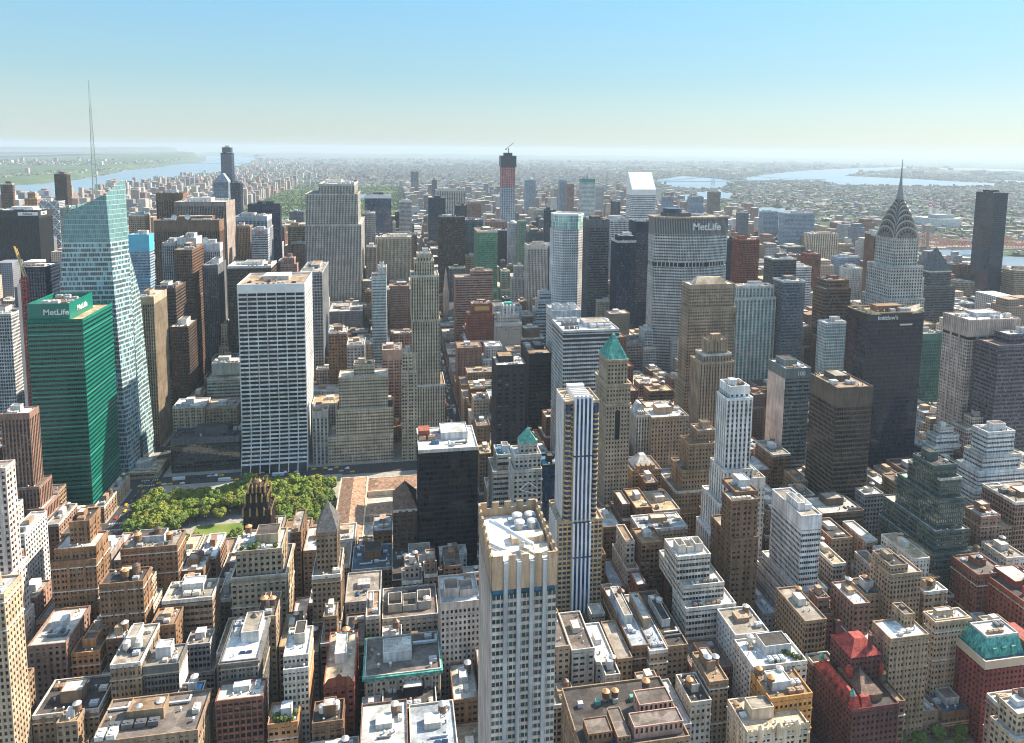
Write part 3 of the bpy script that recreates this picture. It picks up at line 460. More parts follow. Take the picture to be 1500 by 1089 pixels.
('apartment_tower','brown stepped tower with rounded terraces left of the white black striped tower','punch','tan3',[[231.7, 246.9, 490.0, 504.0, 106.1],[223.4, 247.8, 486.0, 504.0, 96.6],[217.6, 247.7, 484.0, 508.0, 76.2],[211.6, 248.1, 482.0, 512.0, 60.3],[207.8, 247.7, 480.0, 514.0, 47.2]],{'bay': 2.6, 'near': 1, 'crown': 1}),
('office_building','brown building with pale sloped roof right of the green pyramid tower','punch','tan3',[[187.0, 212.7, 515.0, 541.0, 63.8]],{'hipp': 1, 'near': 1}),
('office_building','yellowish brown building with white roof terrace below the pale sloped roof','punch','sandb',[[163.1, 198.5, 429.9, 449.9, 62.0]],{'bay': 2.8, 'near': 1, 'roof': 'blueg'}),
('loft_building','tan stone block with small water tank between two brown blocks','punch','tan',[[220.6, 255.8, 560.0, 586.0, 90.0]],{'near': 0}),
('loft_building','narrow grey building with white dormered roof and dark upper floor','vert','limeg',[[207.6, 220.6, 565.0, 589.0, 90.7]],{'hipp': 1}),
('loft_building','long brown brick loft with pale blue roof and tall shaded side wall','punch','brown2',[[123.8, 134.7, 335.3, 388.5, 50.0]],{'near': 1, 'roof': 'blueg'}),
('loft_building','low tan building with blue awning on its roof beside the long brown loft','punch','tan',[[133.2, 143.8, 331.3, 381.3, 49.0]],{'near': 1, 'roof': 'blueg'}),
('loft_building','low brown building with dark empty roof beside the blue awning building','punch','tan3',[[145.6, 158.0, 335.6, 385.6, 47.0]],{'near': 1, 'roof': 'tar'}),
('loft_building','broad brown roofed block with dark central court and two tank towers','punch','tan3',[[77.7, 131.2, 273.2, 311.7, 49.9]],{'near': 1, 'roof': 'tar','bay': 2.6, 'wing': 1, 'pent': 0}),
('rooftop_bar_building','grey white building with a bright terrace roof dotted with planters','punch','offw',[[180.6, 212.0, 303.8, 324.9, 55.0]],{'near': 1, 'roof': 'white','people': 1, 'bay': 3}),
('loft_building','brown loft with white roof and two grey tanks left of the bright terrace roof','punch','tan3',[[157.0, 167.6, 305.7, 328.0, 48.0]],{'near': 1}),
('loft_building','grey building with cluttered dark roof left of the orange building','punch','limeg',[[144.3, 155.8, 300.8, 320.4, 42.0]],{'near': 1, 'roof': 'tar'}),
('loft_building','orange stuccoed building with rooftop tanks','punch','orange2',[[179.9, 203.7, 285.8, 305.0, 52.0]],{'near': 1}),
('apartment_building','cream building with battlement parapets at the lower right edge','punch','cream',[[162.6, 195.5, 275.3, 296.4, 45.0]],{'near': 1, 'roof': 'cream','batt': 1}),
('brick_mansion_block','dark red brick apartment block with bright red hipped roofs and green lanterns','redroof','x',[[241.9, 259.0, 306.8, 346.4, 52.0]],{}),
('apartment_building','tan apartment building with a tall roof box behind the red roofed block','punch','sandb',[[273.0, 279.5, 307.7, 317.7, 72.0],[258.6, 282.4, 299.7, 314.4, 65.0]],{'near': 1, 'bay': 2.4}),
('apartment_building','beige apartment building with ornate cornice and blank side wall','punch','beige',[[298.3, 320.1, 313.1, 320.8, 62.0]],{'near': 1, 'cornice': 1, 'bay': 2.2, 'roof': 'white'}),
('mansard_block','red brick block with a turquoise mansard roof and dormers','mansard','x',[[313.2, 338.0, 293.1, 310.9, 50.0]],{}),
('apartment_building','pinkish brick building with a roof garden in the lower right corner','punch','pinkb',[[294.8, 333.7, 264.9, 273.3, 50.0]],{'near': 1, 'garden': 1, 'bay': 2.6}),
('apartment_building','red brown brick building with white roof and red chimneys at the right edge','punch','redbrown',[[380.4, 411.0, 334.4, 368.4, 50.0]],{'near': 1, 'chim': 1}),
('apartment_building','brick apartment building with white parapet behind the red brown brick building','punch','redbrown2',[[372.0, 394.2, 360.5, 382.7, 52.0]],{'near': 1, 'bay': 2.4}),
('apartment_building','tan brick tower with white roof and tall chimney stack','punch','tan',[[297.7, 309.8, 350.1, 367.1, 72.0],[296.5, 318.3, 348.1, 366.3, 67.5]],{'near': 1}),
('apartment_building','sandy apartment building with dark roof deck below the tan brick tower','punch','sandb',[[286.1, 299.8, 356.1, 372.8, 50.0]],{'near': 1, 'roof': 'tar'}),
('apartment_building','brown brick building with white roof beyond the green ziggurat','punch','brownpink',[[419.6, 436.0, 408.6, 423.5, 62.0]],{'near': 1, 'roof': 'offw'}),
('apartment_building','purple brown slab block at the right edge below the white ziggurat','grid','brownpink',[[449.4, 493.0, 410.0, 440.0, 70.0]],{'near': 0}),
('apartment_building','brown stone building with corner water tank left of the beige cornice building','punch','tan',[[320.8, 337.1, 347.2, 355.8, 54.0]],{'near': 1}),
('apartment_building','slim brown building with small green roof beside the roofed terrace houses','punch','brown2',[[234.1, 246.3, 288.5, 308.5, 44.0]],{'near': 1, 'pyr': (2, 6, 'brownr')}),
('apartment_building','tall plain brown wall building with water tank in front of the tan apartment building','punch','brown2',[[252.0, 258.6, 286.2, 310.2, 40.0]],{'near': 1}),
('townhouse','white roofed low houses behind the street trees','punch','tan',[[275.9, 296.1, 302.1, 322.1, 16.0]],{'near': 1, 'roof': 'white'}),
('townhouse','dark roofed low houses beside the white roofed ones','punch','brown2',[[294.3, 312.1, 299.3, 315.3, 16.0]],{'near': 1, 'roof': 'bluedk'}),
('stone_office','pinkish stone office with tall column bays left of the crenellated tower','punch','pinkgrey',[[18.2, 40.4, 357.5, 383.5, 72.0]],{'near': 1, 'bay': 2.6, 'well': 1, 'crown': 2}),
('grand_store','wide pale stone block with columns and a green copper cornice','punch','limeg',[[-23.8, 17.2, 342.0, 372.0, 45.0]],{'near': 1, 'copper': 1, 'bay': 3, 'roof': 'taupe2'}),
('loft_building','low dark glass roofed building with turquoise railing at the bottom','punch','black',[[-14.3, 14.1, 327.5, 347.5, 36.0]],{'near': 1, 'roof': 'tar'}),
('loft_building','red brick loft with a gabled parapet','punch','redbrown',[[-44.5, -28.8, 336.3, 376.3, 48.0]],{'near': 1, 'gablef': 1, 'roof': 'cream'}),
('loft_building','grey windowed loft with orange brick side walls and rounded roof terrace','punch','limeg',[[-64.6, -52.0, 337.8, 360.0, 65.0],[-64.2, -51.7, 334.8, 356.9, 60.0]],{'near': 1, 'sidecol': 'orange','bay': 2}),
('loft_building','dark grey windowed loft with cluttered white roof and tan cornice','punch','dkgrey2',[[-96.6, -78.1, 342.9, 375.6, 62.0]],{'near': 1, 'bay': 2, 'roof': 'white','cornice': 1}),
('loft_building','tan building with two orange capped tanks behind the dark grey loft','punch','tan',[[-85.2, -74.5, 376.0, 398.5, 62.0]],{'near': 1}),
('tall_brown_office','tall tan stone building with a steep grey pyramid roof','punch','tan3',[[-54.4, -41.9, 402.4, 422.4, 95.0],[-56.6, -39.8, 396.4, 424.4, 71.0]],{'pyr': (5, 14, 'slater'), 'near': 1, 'bay': 2.6}),
('black_gold_tower','black brick gothic tower with gold tipped crown beside the park','radiator','x',[[-107.2, -92.3, 459.2, 489.2, 90.0]],{}),
('club_building','ornate beige stone building with roof garden and deep cornice','punch','beige2',[[-103.1, -76.0, 411.4, 435.4, 82.0],[-105.6, -73.5, 408.4, 441.6, 67.0]],{'near': 1, 'bay': 3.4, 'cornice': 1, 'roofgarden': 1}),
('loft_building','slim brown building with sunlit orange side right of the ornate beige building','punch','brown2',[[-77.8, -70.7, 457.1, 487.7, 66.0]],{'near': 1}),
('loft_building','tall brown brick loft with terraces and a square roof house at the left','punch','brown3',[[-198.8, -187.6, 421.3, 437.3, 104.0],[-205.0, -182.2, 415.3, 432.6, 90.7],[-206.2, -182.0, 413.8, 433.2, 83.6]],{'near': 1, 'bay': 2.3, 'crown': 1.5}),
('loft_building','brown loft with notched gable parapet right of the tall terraced loft','punch','brown3',[[-171.3, -148.3, 389.7, 403.6, 82.0]],{'near': 1, 'bay': 2.2, 'ind': 1}),
('loft_building','brown loft crowded with dark water tanks near the park','punch','brown3',[[-176.9, -143.4, 435.5, 453.5, 76.0]],{'near': 1, 'bay': 2.6}),
('loft_building','low brown loft with white and green roof next to the park trees','punch','brown3',[[-144.7, -129.8, 440.4, 457.7, 55.0]],{'near': 1, 'roof': 'white'}),
('loft_building','tan banded loft with sunlit side wall left of the ornate beige building','horiz','tan3',[[-140.7, -113.1, 395.0, 413.2, 65.0]],{'near': 1, 'bay': 2.5, 'sf': 0.5}),
('loft_building','dark glazed loft with bright white side wall','grid','dkgrey2',[[-135.9, -118.5, 348.4, 363.2, 60.0]],{'near': 1, 'bay': 1.7, 'sidecol': 'white','crown': 5}),
('loft_building','narrow tan tower with two white topped blue water tanks','punch','tan3',[[-150.8, -136.3, 346.9, 376.9, 64.0]],{'near': 1, 'bay': 2.2}),
('loft_building','low brown building with cluttered roof and skylight','punch','tan3',[[-185.5, -155.1, 341.9, 365.9, 45.0]],{'near': 1, 'bay': 2.6, 'roof': 'tar'}),
('loft_building','orange plaster walled building behind the low brown building','punch','orange3',[[-182.8, -168.4, 378.6, 391.9, 50.0]],{'near': 1}),
('loft_building','flat grey roofed building at the bottom edge with a white parapet','punch','tan3',[[-147.8, -100.7, 314.2, 340.2, 50.0]],{'near': 1, 'roof': 'taupe2'}),
('loft_building','small grey loft with arched windows and a blue roof tarpaulin','punch','limeg',[[-118.9, -106.7, 343.3, 352.8, 45.0]],{'near': 1, 'tarp': 1}),
('loft_building','dark brown loft between the glass store and the red brick loft','punch','dkbrown',[[-37.3, -25.2, 375.6, 405.6, 38.0]],{'near': 1}),
('office_building','tan narrow roof block behind the wide pale stone block','punch','tan',[[-24.3, -16.4, 377.1, 401.1, 55.0]],{'near': 1}),
('office_building','grey block with brown terrace roof behind the columned store','punch','limeg',[[-15.2, 18.8, 391.9, 421.9, 42.0]],{'near': 1, 'roof': 'taupe2','well': 1}),
('loft_building','dark brick block with a blue skylight roof below the black glass office','punch','brown2',[[-37.3, -9.2, 456.5, 486.5, 35.0]],{'near': 1, 'roof': 'bluedk'}),
('loft_building','brown block with tanks and pipes beside the library','punch','dkbrown',[[-9.1, 20.9, 440.1, 470.1, 40.0]],{'near': 1, 'roof': 'tar'}),
('loft_building','red roofed low building with garden planters at the bottom edge','punch','orange3',[[-70.6, -56.1, 323.5, 337.5, 40.0]],{'near': 1, 'garden': 1}),
('loft_building','low building with two pale conical tanks at the bottom edge','punch','brown2',[[-48.4, -33.5, 317.3, 331.3, 43.0]],{'near': 1, 'roof': 'tar'}),
('loft_building','grey building front in shade between the tanks loft and the ornate building','punch','brown2',[[-115.5, -107.6, 414.6, 438.6, 50.0]],{'near': 1}),
('green_office_block','green glass office block with white name letters on its top box','green','x',[[-311.0, -279.0, 625.0, 671.5, 193.9],[-310.9, -267.9, 622.0, 685.1, 180.3]],{}),
('office_podium','low sandy roofed podium at the foot of the crystal glass skyscraper','horiz','sand',[[-268.7, -239.2, 700.0, 730.0, 5.7]],{'roof': 'sandr'}),
('office_tower','white tower with tall teal window bands and notched crown beside the tan hipped tower','vert','offw',[[412.2, 459.8, 773.0, 789.0, 163.6],[405.8, 461.6, 770.0, 796.0, 149.7]],{'bay': 5, 'pf': 0.4, 'glass': 'gteal','crown': 2, 'arches': 0}),
('office_tower','small reddish brown block right of the broad octagonal slab','grid','redbrown',[[531.9, 565.7, 1000.0, 1026.0, 190.9]],{'glass': 'gblk'}),
('office_tower','slim dark blue block squeezed beside the broad octagonal slab','vert','dkblue',[[546.4, 559.8, 1050.0, 1074.0, 183.3]],{'glass': 'gblue'}),
('office_tower','dark block with black windows behind the tower marked 100','horiz','dkgrey',[[531.9, 568.5, 900.0, 926.0, 176.0]],{'glass': 'gblk'}),
('office_tower','grey block with lit corner in front of the dark block','horiz','slate',[[464.5, 493.9, 760.0, 784.0, 171.1]],{'glass': 'gblue'}),
('office_tower','white walled block beside the brown banded rounded tower','horiz','white',[[612.7, 645.8, 980.0, 1006.0, 149.0]],{'glass': 'gblk'}),
('apartment_tower','beige tower with white vertical stripes left of the spire tower','vert','cream',[[969.6, 1039.4, 1480.0, 1510.0, 138.2]],{'bay': 6, 'pf': 0.5}),
('apartment_tower','broad hazy blue slab behind the striped beige tower','grid','bluegrey',[[1043.5, 1133.4, 1720.0, 1750.0, 164.8]],{'glass': 'gblue'}),
('apartment_tower','hazy blue tower left of the broad hazy blue slab','grid','bluegrey',[[1083.5, 1132.3, 1900.0, 1928.0, 152.4]],{'glass': 'gblue'}),
('unfinished_block','tower wrapped in red netting among the right hand blocks','grid','redbrown',[[749.1, 775.6, 1150.0, 1174.0, 142.2]],{'glass': 'gblk'}),
('apartment_tower','pale block just left of the plain brown slab','punch','offw',[[797.6, 829.1, 1100.0, 1126.0, 122.9]],{}),
('apartment_tower','bluish tower behind the pale block near the spire tower','grid','bluegrey',[[918.3, 968.0, 1300.0, 1328.0, 109.6]],{'glass': 'gblue'}),
('apartment_tower','pale balconied tower right of the dark blue glass box','horiz','offw',[[1175.0, 1203.2, 1160.0, 1186.0, 105.5]],{}),
('apartment_tower','tan balconied tower at the right edge by the river','horiz','tan',[[1124.0, 1166.8, 1080.0, 1106.0, 116.2]],{}),
('apartment_tower','pale gridded block between the spire tower and the pointed dark tower','punch','ltgrey',[[728.4, 746.2, 860.0, 884.0, 151.4]],{}),
('apartment_tower','slim dark tower behind the broad octagonal slab crown','vert','slate',[[1006.8, 1035.2, 1900.0, 1924.0, 148.7]],{'glass': 'gblue'}),
('apartment_tower','brownish slab rising beside the far river bend','grid','taupe',[[1126.8, 1166.6, 2350.0, 2378.0, 184.2]],{}),
('apartment_tower','blue slab below the far river bend','grid','bluegrey',[[984.0, 1030.8, 2200.0, 2228.0, 177.1]],{'glass': 'gblue'}),
('apartment_tower','small hazy tower right of the slanted white roof','grid','bluegrey',[[909.2, 944.0, 2250.0, 2276.0, 173.8]],{'glass': 'gblue'}),
('apartment_tower','dark slim tower left of the slanted white roof','vert','dkblue',[[694.1, 719.5, 2150.0, 2174.0, 165.2]],{'glass': 'gblue'}),
('apartment_tower','hazy blue tower left of the teal mast tower','grid','bluegrey',[[624.2, 651.2, 2600.0, 2626.0, 213.4]],{'glass': 'gblue'}),
('apartment_tower','pinkish tower touching the hazy blue tower','grid','pinkb',[[634.0, 660.3, 2520.0, 2546.0, 204.3]],{}),
('apartment_tower','hazy tower right of the pencil thin tower','grid','bluegrey',[[509.3, 550.7, 2700.0, 2728.0, 211.3]],{'glass': 'gblue'}),
('apartment_tower','grey stepped tower right of the teal mast tower','grid','ltgrey',[[724.7, 755.9, 2450.0, 2476.0, 198.0]],{}),
('office_tower','dark block behind the white ribbed tower','horiz','dkgrey',[[255.6, 287.4, 1330.0, 1358.0, 166.4]],{'glass': 'gblk'}),
('office_tower','teal windowed block right of the round topped tower','grid','ggrey',[[252.4, 268.5, 1420.0, 1446.0, 178.9]],{'glass': 'gteal'}),
('office_tower','dark narrow block left of the white octagonal tower','vert','dkblue',[[328.6, 352.0, 1500.0, 1526.0, 194.7]],{'glass': 'gblue'}),
('apartment_tower','lone dark tower far beyond the park','grid','slate',[[95.9, 140.4, 4200.0, 4250.0, 193.1]],{'glass': 'gblue'}),
('apartment_tower','slim hazy tower above the navy slab','grid','slate',[[156.7, 177.2, 3000.0, 3034.0, 196.9]],{'glass': 'gblue'}),
('office_tower','dark block beside the small white notched tower','vert','dkblue',[[139.6, 165.7, 1640.0, 1668.0, 194.7]],{'glass': 'gblue'}),
('office_tower','tower with crossed diagonal bracing behind the sign board slab','diag','ltgrey',[[-767.0, -726.5, 1650.0, 1680.0, 205.5]],{'glass': 'gblue'}),
('office_tower','greenish block between the braced tower and the crystal glass skyscraper','grid','offgreen',[[-686.9, -666.3, 1560.0, 1588.0, 199.3]],{'glass': 'ggr2'}),
('office_tower','dark blue slab below the rounded blue glass tower','vert','dkblue',[[-404.1, -380.1, 1800.0, 1828.0, 239.2]],{'glass': 'gblue'}),
('hotel','yellowish block behind the slim cyan tower','punch','sandb',[[-450.9, -425.1, 1260.0, 1288.0, 210.8]],{}),
('office_building','grey gridded building behind the red mast at the left edge','grid','ltgrey',[[-436.9, -401.3, 780.0, 808.0, 151.8]],{'glass': 'gblk'}),
('office_block','grey block between the white gridded slab and the small pink tower','punch','grey',[[-166.3, -146.5, 1060.0, 1084.0, 99.9]],{}),
('apartment_building','brown brick block at the foot of the faceted grey tower','punch','brown2',[[-82.1, -61.4, 800.0, 824.0, 115.4]],{}),
('office_block','dark brown block behind the teal glass tower','punch','brownpink',[[-13.2, 15.9, 1020.0, 1044.0, 125.0]],{}),
('office_tower','pale grid tower right of the broad octagonal slab base','punch','tan',[[464.1, 489.4, 850.0, 874.0, 90.5]],{}),
]
def roof_of(root,poly,z,col,name='roof',par=True,pcol='offw',hp=1.1,crown=1.2,crowncol=None):
    m=MB(); m.poly([(*p,z+.06) for p in offs(poly,.4)]); rf=m.build(name,MR,root,col)
    if par:
        m=MB(); ring(m,poly,z-max(crown,.6),z+hp); m.build('parapet' if crown<3 else 'crown_band',MW if crown<3 or not crowncol else MP,rf if crown<3 else root,crowncol or pcol)
def params(style,o,scale=1):
    p=dict(STY[style])
    for k in ('bay','floor','pf','sf','pi','si','gi'):
        if k in o: p[k]=o[k]
    return p
def hip(mb,x0,x1,y0,y1,z0,z1,inset,m=0):
    mb.prism(rect(x0,x1,y0,y1),z0,z1,m,rect(x0+inset,x1-inset,y0+inset,y1-inset))
ROOFC=['gravel','gravel','taupe2','offw','tar','tan2','ltgrey','white']
def build_hero(rec,idx):
    name,label,style,col,T,o=rec
    rr=random.Random(1000+idx)
    x0=min(t[0] for t in T); x1=max(t[1] for t in T); y0=min(t[2] for t in T); y1=max(t[3] for t in T)
    FOOT.append((x0,x1,y0,y1,max(t[4] for t in T)))
    ox,oy=T[0][0],T[0][2]
    cat='office building' if name in('office_tower','office_building','office_block','glass_office','glass_block') else name.replace('_',' ')
    root=thing(name,label,cat,(ox,oy,0),None)
    p=params(style,o); near=o.get('near')
    if style=='punch' and 'bay' not in o: p['bay']*=rr.uniform(.82,1.2); 
    if style=='punch': p['floor']*=rr.uniform(.93,1.08); p['sf']=rr.uniform(.40,.54); p['pair']=rr.random()<.4; p['pil']=rr.choice([0,0,2,3,4]); p['pf']=rr.uniform(.40,.52)
    wcol=col; gcol=o.get('glass','gblk' if style!='glass' else 'gblue')
    mw,mg,ms=MB(),MB(),MB(); side=MB(); cells={'edges':(0,1 if T[0][0]<60 and proj(T[0][1],T[0][2],50)[0]<575 else 3),'out':[]} if near else None
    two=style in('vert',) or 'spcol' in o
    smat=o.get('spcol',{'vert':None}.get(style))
    for k,t in enumerate(T):
        a0,a1,b0,b1,z=t[0]-ox,t[1]-ox,t[2]-oy,t[3]-oy,t[4]
        zb=T[k+1][4] if k+1<len(T) else 0
        if zb>=z: zb=z-4
        poly=rect(a0,a1,b0,b1)
        cr=o.get('crown',1.2) if k==0 or 'crown' not in o or o['crown']<3 else 1.2
        blank=[]
        if o.get('blankE'): blank.append(1)
        if o.get('blankW') or o.get('sidew'): blank.append(3)
        if o.get('sidecol'): blank.append(1)
        if blank:
            sm=MB(); facade(sm,MB(),poly,zb,z,p,skip=(0,1,2,3),blank=blank); 
            side.v_off=None
            n=len(side.v); side.v+=sm.v; side.f+=[tuple(i+n for i in f) for f in sm.f]; side.m+=sm.m
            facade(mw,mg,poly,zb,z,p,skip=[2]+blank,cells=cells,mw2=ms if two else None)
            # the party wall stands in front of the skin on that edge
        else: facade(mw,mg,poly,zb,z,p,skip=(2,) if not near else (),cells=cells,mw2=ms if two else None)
        top=k==0
        rc=o.get('roof') or rr.choice(ROOFC)
        roof_of(root,poly,z,rc if top else rr.choice(ROOFC),'roof' if top else 'terrace',True,o.get('pcol',wcol if rr.random()<.8 else 'offw'),1.1,max(cr,.7),o.get('crowncol'))
        cx0,cx1,cy0,cy1=a0+.8,a1-.8,b0+.8,b1-.8; W,D=cx1-cx0,cy1-cy0
        if top:
            pent=o.get('pent',1)
            if o.get('well'):
                m=MB(); n=3 if W>D else 2
                hh=5.5
                for i in range(n):
                    xa=cx0+W*.08+i*(W*.84/n); m2=rect(xa,xa+W*.84/n-.5,cy0+D*.2,cy0+D*.62); ring(m,m2,z+.1,z+hh-i%2*1.5,0,.4)
                m.build('roof_enclosure',MW,root,wcol)
                clutter(root,cx0+W*.1,cx1-W*.1,cy0+D*.64,cy1,z+.07,3,rr)
            elif o.get('pyr'):
                ins,h,pc=o['pyr']; m=MB(); e=.3
                m.prism(rect(a0-e,a1+e,b0-e,b1+e),z+1.1,z+1.1+h,0,rect((a0+a1)/2-.6,(a0+a1)/2+.6,(b0+b1)/2-.6,(b0+b1)/2+.6)); py=m.build('pyramid_roof',MC,root,pc)
                m=MB(); m.cone((a0+a1)/2,(b0+b1)/2,z+1.1+h,z+3.1+h,.5,.05,8); m.build('finial',MC,py,'copper')
            elif o.get('hipp') or o.get('hip'):
                m=MB(); ins=min(W,D)*.28; hip(m,cx0+W*.12,cx1-W*.12,cy0+D*.12,cy1-D*.12,z+.06,z+7 if o.get('hip') else z+9,ins); m.build('hipped_roof',MR,root,'cream' if o.get('hip') else 'white')
                if o.get('hipp'):
                    for i in range(4):
                        m=MB(); m.box(cx0+W*(.16+.18*i),cx0+W*(.26+.18*i),cy0+.2,cy0+D*.2,z+.06,z+4); m.build('dormer',MW,root,wcol)
            elif o.get('dome'):
                m=MB()
                for i in range(5):
                    r0=min(W,D)/2*math.cos(i*.3); r1=min(W,D)/2*math.cos((i+1)*.3); m.cone((a0+a1)/2,(b0+b1)/2,z+math.sin(i*.3)*7,z+math.sin((i+1)*.3)*7,r0,r1,14)
                m.build('dome_roof',MC,root,'ltgrey')
            elif o.get('gable'):
                m=MB(); m.prism(rect(a0,a1,b0,b1),z+1,z+20,0,rect((a0+a1)/2+2,(a0+a1)/2+6,b0+4,b1-4)); m.build('gable_roof',MC,root,'bluegrey')
            elif o.get('fin'):
                m=MB(); n=6
                for i in range(n):
                    for q in ((a0+W*i/(n-1)*1.0+.8,b0+.6),(a0+W*i/(n-1)+.8,b1-.6)): m.cone(q[0],q[1],z-10,z-1,1.3,1.1,6); m.cone(q[0],q[1],z-1,z+6+(2 if i in(2,3) else 0),1.1,.05,6)
                m.build('finial_crown',MW,root,'sandb')
                m=MB(); m.box(cx0+W*.25,cx1-W*.25,cy0+D*.25,cy1-D*.25,z,z+6); m.build('penthouse',MW,root,wcol)
            elif o.get('arches'):
                for j,(zz,nn) in enumerate(((z,4),)):
                    m=MB()
                    for i in range(nn): m.cone(a0+(i+.5)*(a1-a0)/nn,b0+1,z-14,z+1.5,1.8,1.6,8); m.cone(a0+(i+.5)*(a1-a0)/nn,b0+1,z+1.5,z+3,1.6,.1,8)
                    m.build('arch_crown',MW,root,'white')
                m=MB(); m.box(cx0+W*.2,cx1-W*.2,cy0+D*.2,cy1-D*.2,z,z+5); m.build('penthouse',MW,root,'copper')
            elif pent and W>6 and D>5 and o.get('crown',1)<30:
                k2=rr.uniform(.35,.55); px0=cx0+W*rr.uniform(.1,.4); py0=cy0+D*rr.uniform(.25,.45); h=rr.uniform(3.5,6)
                if o.get('bands'): px0,py0,k2,h=cx0+W*.45,cy0+D*.3,.45,4
                pp=rect(px0,min(cx1,px0+W*k2),py0,min(cy1,py0+D*k2)); m=MB(); m.prism(pp,z,z+h,0,cap=False); ring(m,pp,z+h-.4,z+h+.6,.06,.3)
                ph=m.build('penthouse',MW,root,{2:'ltgrey'}.get(pent,'white' if o.get('pentw') else wcol if rr.random()<.6 else 'ltgrey'))
                m=MB(); m.poly([(*q,z+h+.1) for q in offs(pp,.25)]); m.build('penthouse_roof',MR,ph,rr.choice(ROOFC))
                nn=min(9,int(W*D/70)+2)
                clutter(root,cx0,cx1,cy0,py0-.5,z+.07,nn//2+1,rr,W*D>900)
                if px0-cx0>3: clutter(root,cx0,px0-.4,py0,cy1,z+.07,nn//2,rr,W*D>900)
                if cx1-(px0+W*k2)>3: clutter(root,px0+W*k2+.4,cx1,py0,cy1,z+.07,nn//2,rr,W*D>900)
            elif W>3 and D>3: clutter(root,cx0,cx1,cy0,cy1,z+.07,3,rr)
        else:
            # clutter on visible terrace strips in front
            pt=T[k-1]
            if pt[2]-t[2]>2.5: clutter(root,cx0,cx1,b0+.6,pt[2]-oy-.3,z+.07,2,rr)
        if o.get('greened') and 0<k<3:
            m=MB(); m.quad((a0+.6,b0+.5,z+.16),(a1-.6,b0+.5,z+.16),(a1-.6,b0+2.3,z+.16),(a0+.6,b0+2.3,z+.16)); m.quad((a0+.5,b0+2.5,z+.16),(a0+3.,b0+2.5,z+.16),(a0+3.,b1-1,z+.16),(a0+.5,b1-1,z+.16)); m.build('terrace_lawn',MR,root,(.05,.36,.06))
    zt=T[0][4]; a1=T[0][1]-ox; D0=T[0][3]-T[0][2]
    w_=mw.build('wall',MW if style!='glass' else MP,root,wcol)
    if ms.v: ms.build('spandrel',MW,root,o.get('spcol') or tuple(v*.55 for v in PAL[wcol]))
    if side.v: side.build('party_wall',MW,root,o.get('sidecol') or o.get('sidew') or wcol)
    g=mg.build('windows',MG,root,gcol,kind='stuff'); g['bay']=p['bay']; g['floor']=p['floor']; g['bl']=1.0 if style=='punch' else .5 if style=='glass' or wcol in('black','bronze') else .85
    if (style=='glass' and gcol!='gnavy') or gcol in('gteal','ggreen2','gcyan','gblue','ggr3','ggr2'): g['rf']=1.1
    if near and cells['out']:
        for pos,rz,w,h in cells['out'][:NPANE]:
            q=link('window',pane_mesh(w,h),root,gcol,pos,rz=rz); q['bay']=50.0; q['floor']=h; q['bl']=1.0
            g0=q
    if near and style in('punch','grid') and not o.get('copper'):
        t=T[-1]; pl=rect(t[0]-ox,t[1]-ox,t[2]-oy,t[3]-oy); fl_=p['floor']; bc_=rr.choice([wcol,'beige','offw'])
        for zz in (t[4]-fl_*rr.choice([1.0,2.0]),t[4]-fl_*rr.choice([5,7,8]),fl_*3):
            if 3<zz<t[4]-2: m=MB(); ring(m,pl,zz-.25,zz+.35,rr.choice([.25,.4]),.2); m.build('belt_course',MW,root,bc_)
    if o.get('dishes'):
        for i in range(o['dishes']):
            m=MB(); cx=a1*(.3+.2*i); cyy=6+i; m.cone(cx,cyy,zt,zt+3,.5,.5,8)
            n=14; rim=[]; 
            for j in range(n):
                a=2*math.pi*j/n; rim.append((cx+4*math.cos(a),cyy-2.2,zt+5.5+4*math.sin(a)))
            for j in range(n): m.poly([rim[j],rim[(j+1)%n],(cx,cyy,zt+5.5)]); m.poly([rim[(j+1)%n],rim[j],(cx,cyy+.3,zt+5.5)])
            m.build('satellite_dish',MP,root,'white')
    if o.get('mast'):
        m=MB(); m.cone(a1*.5,D0*.4,zt,zt+(26 if style!='vert' else 14),.9,.1,8); m.build('mast',MM,root,'dkgrey')
    if o.get('sign'):
        sg=o['sign']
        if sg=='Allianz':
            m=MB(); m.box(a1-34,a1-1,-.6,.1,zt-9,zt-2.5,bot=True); m.box(a1-.05,a1+.6,8,30,zt-9,zt-2.5,bot=True); s_=m.build('sign_board',MP,root,'white')
            letters(root,'Allianz',(a1-18,-.75,zt-6),6.2,col='dkblue'); letters(root,'Allianz',(a1+.75,19,zt-6),4.5,R(90),'dkblue')
        elif sg=='UBS': letters(root,'UBS',(a1*.5,-.3,zt-5),7,col='red')
        elif sg=='100': letters(root,'100',(a1*.62,-.3,zt-4.5),5.5,col='offw')
    if o.get('red'):
        m=MB(); m.box(.8,9,20,30,zt+.1,zt+7); m.build('stair_house',MW,root,'redbrown')
    if o.get('bands'):
        m=MB()
        for zz in (zt-4.2,zt-8.6): m.box(-.12,a1+.12,-.12,D0+.1,zz-1.1,zz+1.1,bot=True)
        m.build('louvre_band',MP,root,'black')
    if o.get('ribtop'):
        m=MB()
        for i in range(27):
            xx=i*(a1/26); m.box(xx-.35,xx+.35,-.9,-.1,zt-15,zt+1,bot=True)
        for i in range(15):
            yy=i*(D0/14); m.box(-.9,-.1,yy-.35,yy+.35,zt-15,zt+1,bot=True)
        m.build('crown_rib',MW,root,'pinkw'); m=MB()
        m.box(-.15,a1+.15,-.15,D0,zt-19,zt-16.2,bot=True); m.build('louvre_band',MP,root,'black')
